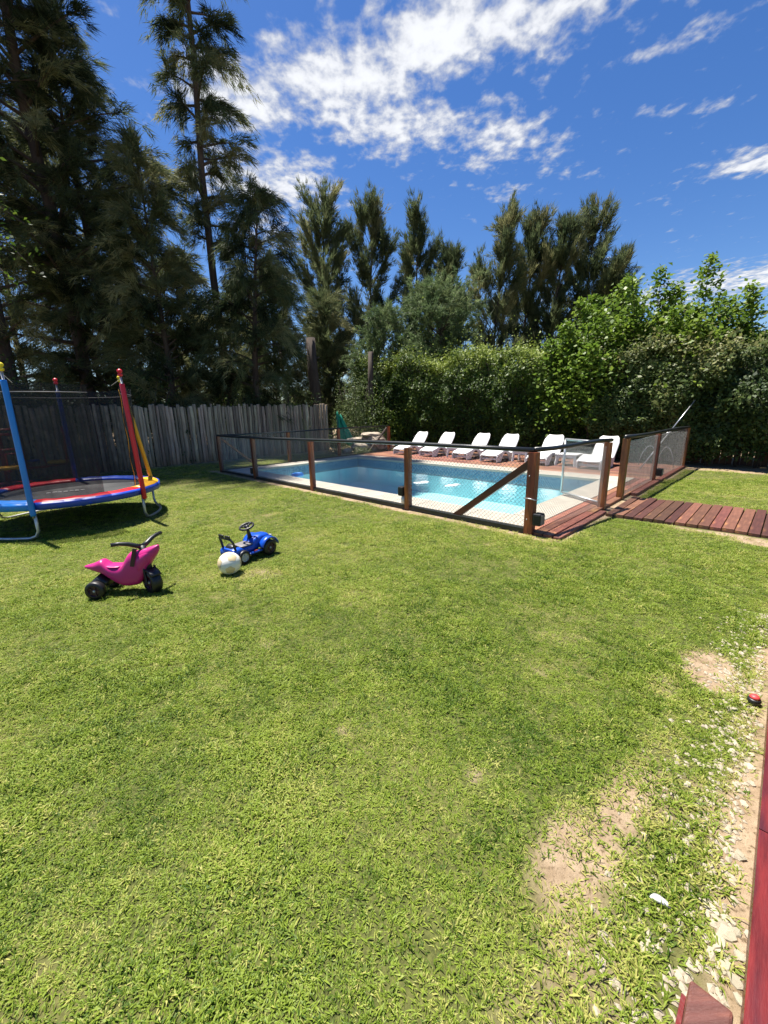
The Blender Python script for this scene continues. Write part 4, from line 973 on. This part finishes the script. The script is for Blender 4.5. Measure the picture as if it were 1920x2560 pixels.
def hedge(name, label, u0_, u1_, vc, hf, depth, seed, n, size, m_, tmean, group=None, parent_cat='hedge', aspect=.6, floor=0.0, bulge=.45):
    rg = np.random.default_rng(seed); t_ = thing(name, label, parent_cat, S((u0_ + u1_) / 2, vc), group=group)
    u = rg.uniform(u0_, u1_, n); w = rg.random(n); H_ = hf(u)
    z = floor + (H_ - floor) * w ** .85
    surf = (vnoise(u * 1.0 + 50, z * 1.2 + 50, 1.4, seed, 4) - .5) * 1.15
    bul = np.sin(np.clip(w, 0, 1) * PI * .9 + .2)
    front = vc - depth * (.45 + bulge * bul * .6) - surf * .8
    # overhanging top: thinner at foot
    dd = np.abs(rg.normal(0, .20, n)) * depth; topm = rg.random(n) < .18
    v = np.where(topm, rg.uniform(vc - depth * .7, vc + depth * .7, n), front + dd)
    z = np.where(topm, H_ + rg.normal(-.05, .12, n) + surf * .4, z + rg.normal(0, .05, n))
    z = np.maximum(z, .05)
    tips = rg.random(n) < .14; z = np.where(tips & topm, z + rg.exponential(.24, n), z)
    x, y = OX - Q * u + Q * v, OY + Q * u + Q * v
    off = np.array(t_.location)
    P = np.stack([x, y, z], 1) - off
    out = np.tile(np.array([-Q, -Q, .75]), (n, 1)); nr = out + rg.normal(0, .75, (n, 3)); nr[:, 2] = np.abs(nr[:, 2])
    ti = tmean + (vnoise(u + 9, z + 30, 1.2, seed + 5) - .5) * .7 + rg.normal(0, .16, n) + .30 * topm + .22 * sst(w, .55, 1.0) - .08  # leaf tones vary; the sunlit top is put into the tint, lighter upward
    v_, tt = leaves(P, nr, size * rg.choice([.6, .85, 1.0, 1.35], (n, 1), p=[.25, .3, .3, .15]), rg, ti, aspect)
    mk('foliage', fast_mesh('foliage', v_, 4, m_, tt), t_)
    core = MB(); k = 24  # dark filler shell put inside the leaves to stop see-through
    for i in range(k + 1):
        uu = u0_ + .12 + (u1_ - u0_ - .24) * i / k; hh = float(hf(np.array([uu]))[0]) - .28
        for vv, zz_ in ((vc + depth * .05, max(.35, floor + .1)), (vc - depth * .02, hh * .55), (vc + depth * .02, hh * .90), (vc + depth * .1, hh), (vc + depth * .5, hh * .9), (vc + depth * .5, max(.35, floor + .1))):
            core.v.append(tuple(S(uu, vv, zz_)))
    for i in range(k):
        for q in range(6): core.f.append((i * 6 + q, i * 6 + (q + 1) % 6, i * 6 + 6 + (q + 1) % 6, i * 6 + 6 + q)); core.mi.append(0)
    core.build('dark_core', M_core, t_)
    for q in range(int((u1_ - u0_) / .55)):
        uu = u0_ + .3 + q * .55 + rg.normal(0, .08); MB().tube([S(uu, vc - .1, 0), S(uu + rg.normal(0, .08), vc - .18, .5), S(uu + rg.normal(0, .2), vc - .1, 1.3)], [.035, .028, .02], 6).build('stem', M_bark, t_, True)
    return t_
M_core = mat('dark_core', (.020, .020, .010), .95, var=.4)
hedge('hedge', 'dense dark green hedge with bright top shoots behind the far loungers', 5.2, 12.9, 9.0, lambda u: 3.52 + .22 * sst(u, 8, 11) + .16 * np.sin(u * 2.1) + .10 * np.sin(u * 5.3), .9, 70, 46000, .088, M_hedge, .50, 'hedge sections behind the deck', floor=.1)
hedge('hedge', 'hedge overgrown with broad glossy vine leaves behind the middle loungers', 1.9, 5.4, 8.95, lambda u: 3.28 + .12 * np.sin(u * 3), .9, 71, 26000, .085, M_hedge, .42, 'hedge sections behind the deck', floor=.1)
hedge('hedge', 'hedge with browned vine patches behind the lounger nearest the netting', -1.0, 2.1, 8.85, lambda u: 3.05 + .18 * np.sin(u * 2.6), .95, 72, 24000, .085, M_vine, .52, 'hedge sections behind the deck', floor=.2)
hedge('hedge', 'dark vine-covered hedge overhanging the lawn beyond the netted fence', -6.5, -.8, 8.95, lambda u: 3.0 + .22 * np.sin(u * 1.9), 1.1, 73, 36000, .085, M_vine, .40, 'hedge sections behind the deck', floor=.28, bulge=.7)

def leafy(name, label, base, height, r, seed, n, size, m_, tmean, lowest=.2, shoots=7, cat='tree', group=None, up=.75, aspect=.7):
    """upright leafy tree: shoots carrying leaves all along"""
    rg = np.random.default_rng(seed); t_ = thing(name, label, cat, base, group=group); tb_ = MB(); P = []; TI = []
    tb_.tube([(0, 0, -.05), (.03, .02, height * .3), (-.02, .03, height * .55)], [.06, .045, .03], 7)
    for s in range(shoots):
        az = s * 2.4 + rg.normal(0, .3); hh = height * (1.0 if s == 0 else rg.uniform(.62, .98)); rr = 0 if s == 0 else r * rg.uniform(.35, 1)
        z0 = height * rg.uniform(.12, .40); pts = []
        for q in range(6):
            f_ = q / 5; pts.append(np.array([math.cos(az) * rr * f_ ** .7, math.sin(az) * rr * f_ ** .7, z0 + (hh - z0) * f_]) + rg.normal(0, .05, 3) * (q > 0))
        tb_.tube([tuple(p_) for p_ in pts], [.028, .022, .017, .012, .008, .004], 5)
        pts = np.array(pts); k = n // shoots; f_ = rg.random(k) ** .85; f_ = lowest + (1 - lowest) * f_
        j = np.minimum(4, (f_ * 5).astype(int)); c = pts[j] + (pts[j + 1] - pts[j]) * (f_ * 5 - j)[:, None]
        wd = (.06 + .42 * r * (1 - f_) ** .8)[:, None]
        P.append(c + rg.normal(0, 1, (k, 3)) * wd * np.array([1, 1, .7])); TI.append(np.full(k, tmean + rg.normal(0, .08)) + .15 * (f_ - .5))
    P, TI = np.concatenate(P), np.concatenate(TI); N_ = len(P)
    nr = rg.normal(0, .8, (N_, 3)); nr[:, 2] = np.abs(nr[:, 2]) + .5
    v_, tt = leaves(P, nr, size, rg, TI + rg.normal(0, .15, N_), aspect)
    tb_.build('trunk', M_bark, t_, True, wc=False); mk('crown', fast_mesh('crown', v_, 4, m_, tt), t_); return t_
GM = 'bright young trees above the hedge'
for i, (px, py, Y, r, n_, lab) in enumerate(((1420, 830, 13.4, .75, 3000, 'low bright green shoots above the vine hedge'), (1565, 690, 13.2, 1.0, 5200, 'bright green young tree pointed over the hedge beside the dense casuarinas'), (1500, 780, 12.6, .9, 4200, 'rounded bright green young tree over the middle of the hedge'),
                                      (1655, 665, 12.4, .85, 4200, 'slim bright young tree with a single leafy leader'), (1775, 640, 12.0, 1.0, 4600, 'tallest bright young tree with loose leafy shoots'), (1715, 760, 11.8, .9, 3800, 'bushy bright young tree between the two taller ones'), (1880, 745, 11.5, .9, 3000, 'bright young tree with thin arching twigs past the tallest one'), (1985, 700, 11.0, 1.0, 3000, 'bright young tree at the far right of the hedge'))):
    tp = at(px, py, Y); leafy('young_tree', lab, Vector((tp.x, Y, 0)), tp.z, r * 1.25, 90 + i, int(n_ * 1.6), .125, M_mul, .55 + .05 * (i % 3), .16, 10, group=GM)
def bush(name, label, base, h, r, seed, n, size, m_, tmean, cat='shrub', group=None, aspect=.5):
    rg = np.random.default_rng(seed); t_ = thing(name, label, cat, base, group=group); tb_ = MB()
    for s in range(7):
        a = s * 2.4; tb_.tube([(.03 * math.cos(a), .03 * math.sin(a), -.03), (r * .35 * math.cos(a), r * .35 * math.sin(a), h * .5), (r * .6 * math.cos(a), r * .6 * math.sin(a), h * .85)], [.02, .014, .006], 5)
    d = unit(rg.normal(0, 1, (n, 3))); d[:, 2] = np.abs(d[:, 2]) * 1.0; q = rg.random((n, 1)) ** .4
    lump = 1 + .25 * np.sin(d[:, :1] * 7 + seed) * np.sin(d[:, 1:2] * 6 + 1)
    P = d * q * lump * np.array([r, r, h]); nr = d + rg.normal(0, .6, (n, 3))
    v_, tt = leaves(P, nr, size, rg, tmean + rg.normal(0, .2, n), aspect)
    tb_.build('stems', M_bark, t_, True, wc=False); mk('foliage', fast_mesh('foliage', v_, 4, m_, tt), t_); return t_
bush('shrub', 'pale leafy shrub ending the hedge beside the palisade', S(11.9, 7.6), 3.2, 1.2, 200, 9000, .075, M_pale, .40)
bush('shrub', 'dark glossy shrub at the hedge end behind the rock pile', S(10.9, 8.3), 2.6, 1.2, 201, 7000, .08, M_hedge, .45)
bush('shrub', 'low sprawling weeds in front of the rock pile', S(9.65, 5.9), .30, .45, 202, 900, .06, M_pale, .55)
bush('shrub', 'small weedy shrub left of the rock pile', S(10.4, 5.2), .55, .40, 203, 900, .06, M_pale, .45)
bush('shrub', 'light green shrub hanging over the palisade by the cut trunk', S(12.4, 4.7), 2.15, .45, 204, 1400, .07, M_mul, .65)
bush('shrub', 'round sunlit shrub behind the middle of the palisade', S(13.0, 2.6), 2.6, .6, 205, 1800, .07, M_pale, .6)
for i, (u, v, h, r) in enumerate(((13.6, -6.5, 3.4, 1.8), (13.8, -3.4, 3.0, 1.7), (14.0, -.4, 3.2, 1.8), (14.2, 3.0, 2.6, 1.6), (14.4, 6.2, 2.8, 1.6))):
    bush('undergrowth_shrub', ['dark undergrowth shrub behind the palisade at the merry-go-round', 'dark undergrowth shrub behind the palisade and trampoline', 'dark undergrowth shrub behind the palisade near its middle', 'dark undergrowth shrub behind the palisade near the dead pole', 'dark undergrowth shrub behind the palisade end'][i], S(u, v), h, r, 210 + i, 5000, .11, M_vine, .22, group='undergrowth behind the palisade')
# leafy branch of a near broadleaf tree at the left edge
lb0, lb1 = at(-260, 420, 9.0), at(105, 690, 8.6)
brt = thing('broadleaf_tree', 'broadleaf tree reaching a glossy sunlit branch over the lawn beside the trampoline', 'tree', Vector((lb0.x, lb0.y, 0)))
tbm = MB().tube([(lb0.x, lb0.y, -.1), (lb0.x + .05, lb0.y, 3), (lb0.x, lb0.y, 6.2)], [.14, .11, .05], 9)
Pb = []
for k, (p_, q_) in enumerate(((lb0, lb1), (at(-200, 470, 9), at(30, 640, 8.8)), (at(-160, 560, 9), at(60, 740, 8.7)), (lb0, at(60, 560, 9.2)))):
    pts = [p_.lerp(q_, t) + Vector((0, 0, .25 * math.sin(PI * t))) for t in (0, .25, .5, .75, 1)]; tbm.tube(pts, [.03, .022, .015, .009, .004], 5)
    for t in np.linspace(.2, 1, 60): Pb.append(tuple(p_.lerp(q_, float(t)) + Vector((0, 0, .25 * math.sin(PI * t))) + Vector(R.normal(0, .10, 3))))
tbm.build('trunk', M_bark, brt, True)
Pb = np.array(Pb) - np.array(brt.location); Pc = np.concatenate([Pb, R.normal(0, 1, (2500, 3)) * np.array([.8, .8, .9]) + np.array([-.9, 0, 5.6])])
nr = R.normal(0, .7, Pc.shape); nr[:, 2] = np.abs(nr[:, 2]) + .4
v_, tt = leaves(Pc, nr, .10, R, .35 + R.normal(0, .2, len(Pc)), .5); mk('crown', fast_mesh('crown', v_, 4, M_hedge, tt), brt)
# reed with plume, green cloth
rd = thing('plume_grass', 'tall pale plume grass in front of the palisade', 'grass plant', S(11.4, 4.6))
mbp = MB()
for k in range(60):
    a = random.uniform(0, 6.3); h = random.uniform(.5, 1.5); r = random.uniform(.05, .35)
    mbp.tube([(0.03 * math.cos(a), .03 * math.sin(a), 0), (r * .4 * math.cos(a), r * .4 * math.sin(a), h * .7), (r * math.cos(a), r * math.sin(a), h)], [.008, .006, .001], 3, cap=False)
mbp.build('blades', mat('dry_reed', (.30, .27, .12), .8, var=.3), rd, wc=False)
mbp = MB().tube([(0, 0, .1), (.02, 0, 1.2), (.03, 0, 1.5), (.04, 0, 2.0)], [.008, .02, .06, .004], 7); mbp.build('plume', mat('plume', (.50, .42, .28), .9, var=.3), rd, wc=False)
gc = at(862, 1052, 17.2); gt = thing('shade_cloth', 'bunched green shade cloth hanging at the end of the hedge', 'cloth', Vector((gc.x, gc.y, .2)))
cl = MB(); n = 14
for i in range(n + 1):
    for k in range(9):
        s, t = i / n, k / 8; wdt = .18 + .62 * t
        cl.v.append((gc.x - .35 + (s * wdt), gc.y + .07 * math.sin(s * 13 + t * 4) + .1 * t, 1.55 - 1.3 * t + .10 * math.sin(s * 6)))
for i in range(n):
    for k in range(8): cl.f.append((i * 9 + k, i * 9 + k + 1, i * 9 + 10 + k, i * 9 + 9 + k)); cl.mi.append(0)
o = cl.build('cloth_sheet', M_cloth, gt, True); sm = o.modifiers.new('s', 'SOLIDIFY'); sm.thickness = .006
MB().tube([(gc.x - .3, gc.y + .05, 0), (gc.x - .28, gc.y + .05, 1.62)], .025, 7).build('stake', M_stake, gt)
# far woods behind everything
rg = np.random.default_rng(400); n = 9000; px_ = rg.uniform(-70, 80, n); py_ = rg.uniform(44, 54, n); pz = rg.random(n) ** 1.1 * (5.0 + 2.2 * np.sin(px_ * .21) + 1.4 * np.sin(px_ * .63))
v_, tt = strips(np.stack([px_, py_, pz], 1), np.tile(np.array([.1, 0, 1.0]), (n, 1)), 6, .9, .22, .7, rg.uniform(.1, .6, n), rg)
o = bpy.data.objects.new('woods', fast_mesh('woods', v_, 3, M_casf, tt)); col.objects.link(o); tag(o, 'distant dark wood behind the garden trees', 'woods', kind='stuff')

# ------------------------------------------------------------------ grass: tufts scattered by distance
def tuft_mesh(seed, nblade, L, w, rad, flat):
    rg = np.random.default_rng(seed); V = []; Fc = []
    for k in range(nblade):
        a = rg.uniform(0, 6.283); r = rad * math.sqrt(rg.random()); b0 = np.array([r * math.cos(a), r * math.sin(a), -.002])
        da = a + rg.normal(0, 1.0); l = L * rg.uniform(.55, 1.25); el = rg.uniform(*flat); d = np.array([math.cos(da) * math.cos(el), math.sin(da) * math.cos(el), math.sin(el)])
        s = np.array([-math.sin(da), math.cos(da), 0]) * w * rg.uniform(.6, 1.2) * .5
        p1 = b0 + d * l * .55; d2 = d.copy(); d2[2] -= rg.uniform(.25, .75); p2 = p1 + d2 * l * .5; p2[2] = max(p2[2], .003)
        o = len(V); V += [b0 - s * .6, b0 + s * .6, p1 - s, p1 + s, p2]; Fc += [(o, o + 1, o + 3, o + 2), (o + 2, o + 3, o + 4)]
    me = bpy.data.meshes.new('tuft'); me.from_pydata([tuple(q) for q in V], [], Fc); me.materials.append(M_grass); me.update(); return me
tc_ = bpy.data.collections.new('grass_tufts')
for k in range(7):
    me = tuft_mesh(k, 15, .027, .0046, .032, (.12, 1.1)) if k < 5 else tuft_mesh(k, 9, .050, .0045, .018, (.4, 1.2))
    o = bpy.data.objects.new('tuft_%02d' % k, me); tc_.objects.link(o)
rg = np.random.default_rng(77)
def scatter(y0, y1, dens):
    xm = y1 * 1.25 + 1.2; n = int((y1 - y0) * 2 * xm * dens); x = rg.uniform(-xm, xm, n); y = rg.uniform(y0, y1, n)
    kx = np.abs(x) < (y * 1.18 + 1.3); return x[kx], y[kx]
X, Y, Z_ = [], [], []
for y0, y1, dn in ((-.3, 1.2, 3000), (1.2, 2.2, 2700), (2.2, 3.5, 2100), (3.5, 5.5, 1400), (5.5, 8.5, 700), (8.5, 13, 200), (13, 19, 80)):
    x, y = scatter(y0, y1, dn); X.append(x); Y.append(y)
X, Y = np.concatenate(X), np.concatenate(Y)
u, v = to_uv(X, Y); br_ = bare(X, Y)
ok = ~((u > -.42) & (u < 9.32) & (v > -.05)) & ~((u < -.40) & (v > 1.50) & (v < 3.17)) & ~((u < -2.27) & (v < 1.2)) & ~((v > 8.3)) & (u < 12.0)
ok &= ~((u < -2.16) & (v < -3.6))
ok &= rg.random(len(X)) > sst(br_, .16, .95) * .93
thin = vnoise(X, Y, 6, 31, 3); ok &= rg.random(len(X)) < .84 + .3 * sst(thin, .35, .6)
X, Y, br_, u, v = X[ok], Y[ok], br_[ok], u[ok], v[ok]
dist = np.hypot(X, Y); N = len(X)
pme = bpy.data.meshes.new('grass_points'); pme.vertices.add(N); pme.vertices.foreach_set('co', np.stack([X, Y, np.zeros(N)], 1).astype(np.float32).ravel())
def addattr(name, typ, val):
    a = pme.attributes.new(name, typ, 'POINT'); a.data.foreach_set('vector' if typ == 'FLOAT_VECTOR' else 'value', np.ascontiguousarray(val).ravel())
addattr('rot', 'FLOAT_VECTOR', np.stack([rg.normal(0, .12, N), rg.normal(0, .12, N), rg.uniform(0, 6.283, N)], 1).astype(np.float32))
lush = sst(vnoise(X, Y, 1.9, 51), .35, .7)
addattr('scl', 'FLOAT', ((.72 + .3 * lush + rg.normal(0, .12, N)) * (1 + np.clip(dist - 2, 0, 9) * .065)).clip(.4, 2.2).astype(np.float32))
tall = (rg.random(N) < (.035 + .25 * (br_ > .08) * (u < -1.5) * (v < -1.0) + .04 * lush))
addattr('idx', 'INT', np.where(tall, rg.integers(5, 7, N), rg.integers(0, 5, N)).astype(np.int32))
dry = vnoise(X + 7, Y + 3, .9, 61); dry2 = vnoise(X + 3, Y + 8, 4.5, 62, 3)
tint = .345 + .18 * sst(dist, 1.5, 6) + (dry - .5) * .55 + (dry2 - .5) * .45 + rg.normal(0, .20, N) + np.clip(br_, 0, .5) * .5 - .10 * tall
tint = np.where(rg.random(N) < .03 + .22 * (br_ > .3), .95, tint)
addattr('tint', 'FLOAT', np.clip(tint, 0, 1).astype(np.float32))
pme.update()
grass = bpy.data.objects.new('grass', pme); col.objects.link(grass); tag(grass, 'short sunlit lawn grass with dry spots', 'grass', kind='stuff')
ng = bpy.data.node_groups.new('grass_scatter', 'GeometryNodeTree')
ng.interface.new_socket('Geometry', in_out='INPUT', socket_type='NodeSocketGeometry'); ng.interface.new_socket('Geometry', in_out='OUTPUT', socket_type='NodeSocketGeometry')
gi, go = ng.nodes.new('NodeGroupInput'), ng.nodes.new('NodeGroupOutput')
ip = ng.nodes.new('GeometryNodeInstanceOnPoints'); ci = ng.nodes.new('GeometryNodeCollectionInfo'); ci.inputs['Collection'].default_value = tc_
ci.inputs['Separate Children'].default_value = True; ci.inputs['Reset Children'].default_value = True
def nat(name, typ):
    n_ = ng.nodes.new('GeometryNodeInputNamedAttribute'); n_.data_type = typ; n_.inputs['Name'].default_value = name; return n_.outputs['Attribute']
ng.links.new(gi.outputs[0], ip.inputs['Points']); ng.links.new(ci.outputs[0], ip.inputs['Instance']); ip.inputs['Pick Instance'].default_value = True
ng.links.new(nat('idx', 'INT'), ip.inputs['Instance Index']); ng.links.new(nat('scl', 'FLOAT'), ip.inputs['Scale'])
er = ng.nodes.new('FunctionNodeEulerToRotation'); ng.links.new(nat('rot', 'FLOAT_VECTOR'), er.inputs[0]); ng.links.new(er.outputs[0], ip.inputs['Rotation'])
ng.links.new(ip.outputs[0], go.inputs[0])
gm = grass.modifiers.new('scatter', 'NODES'); gm.node_group = ng
print('grass tufts', N)
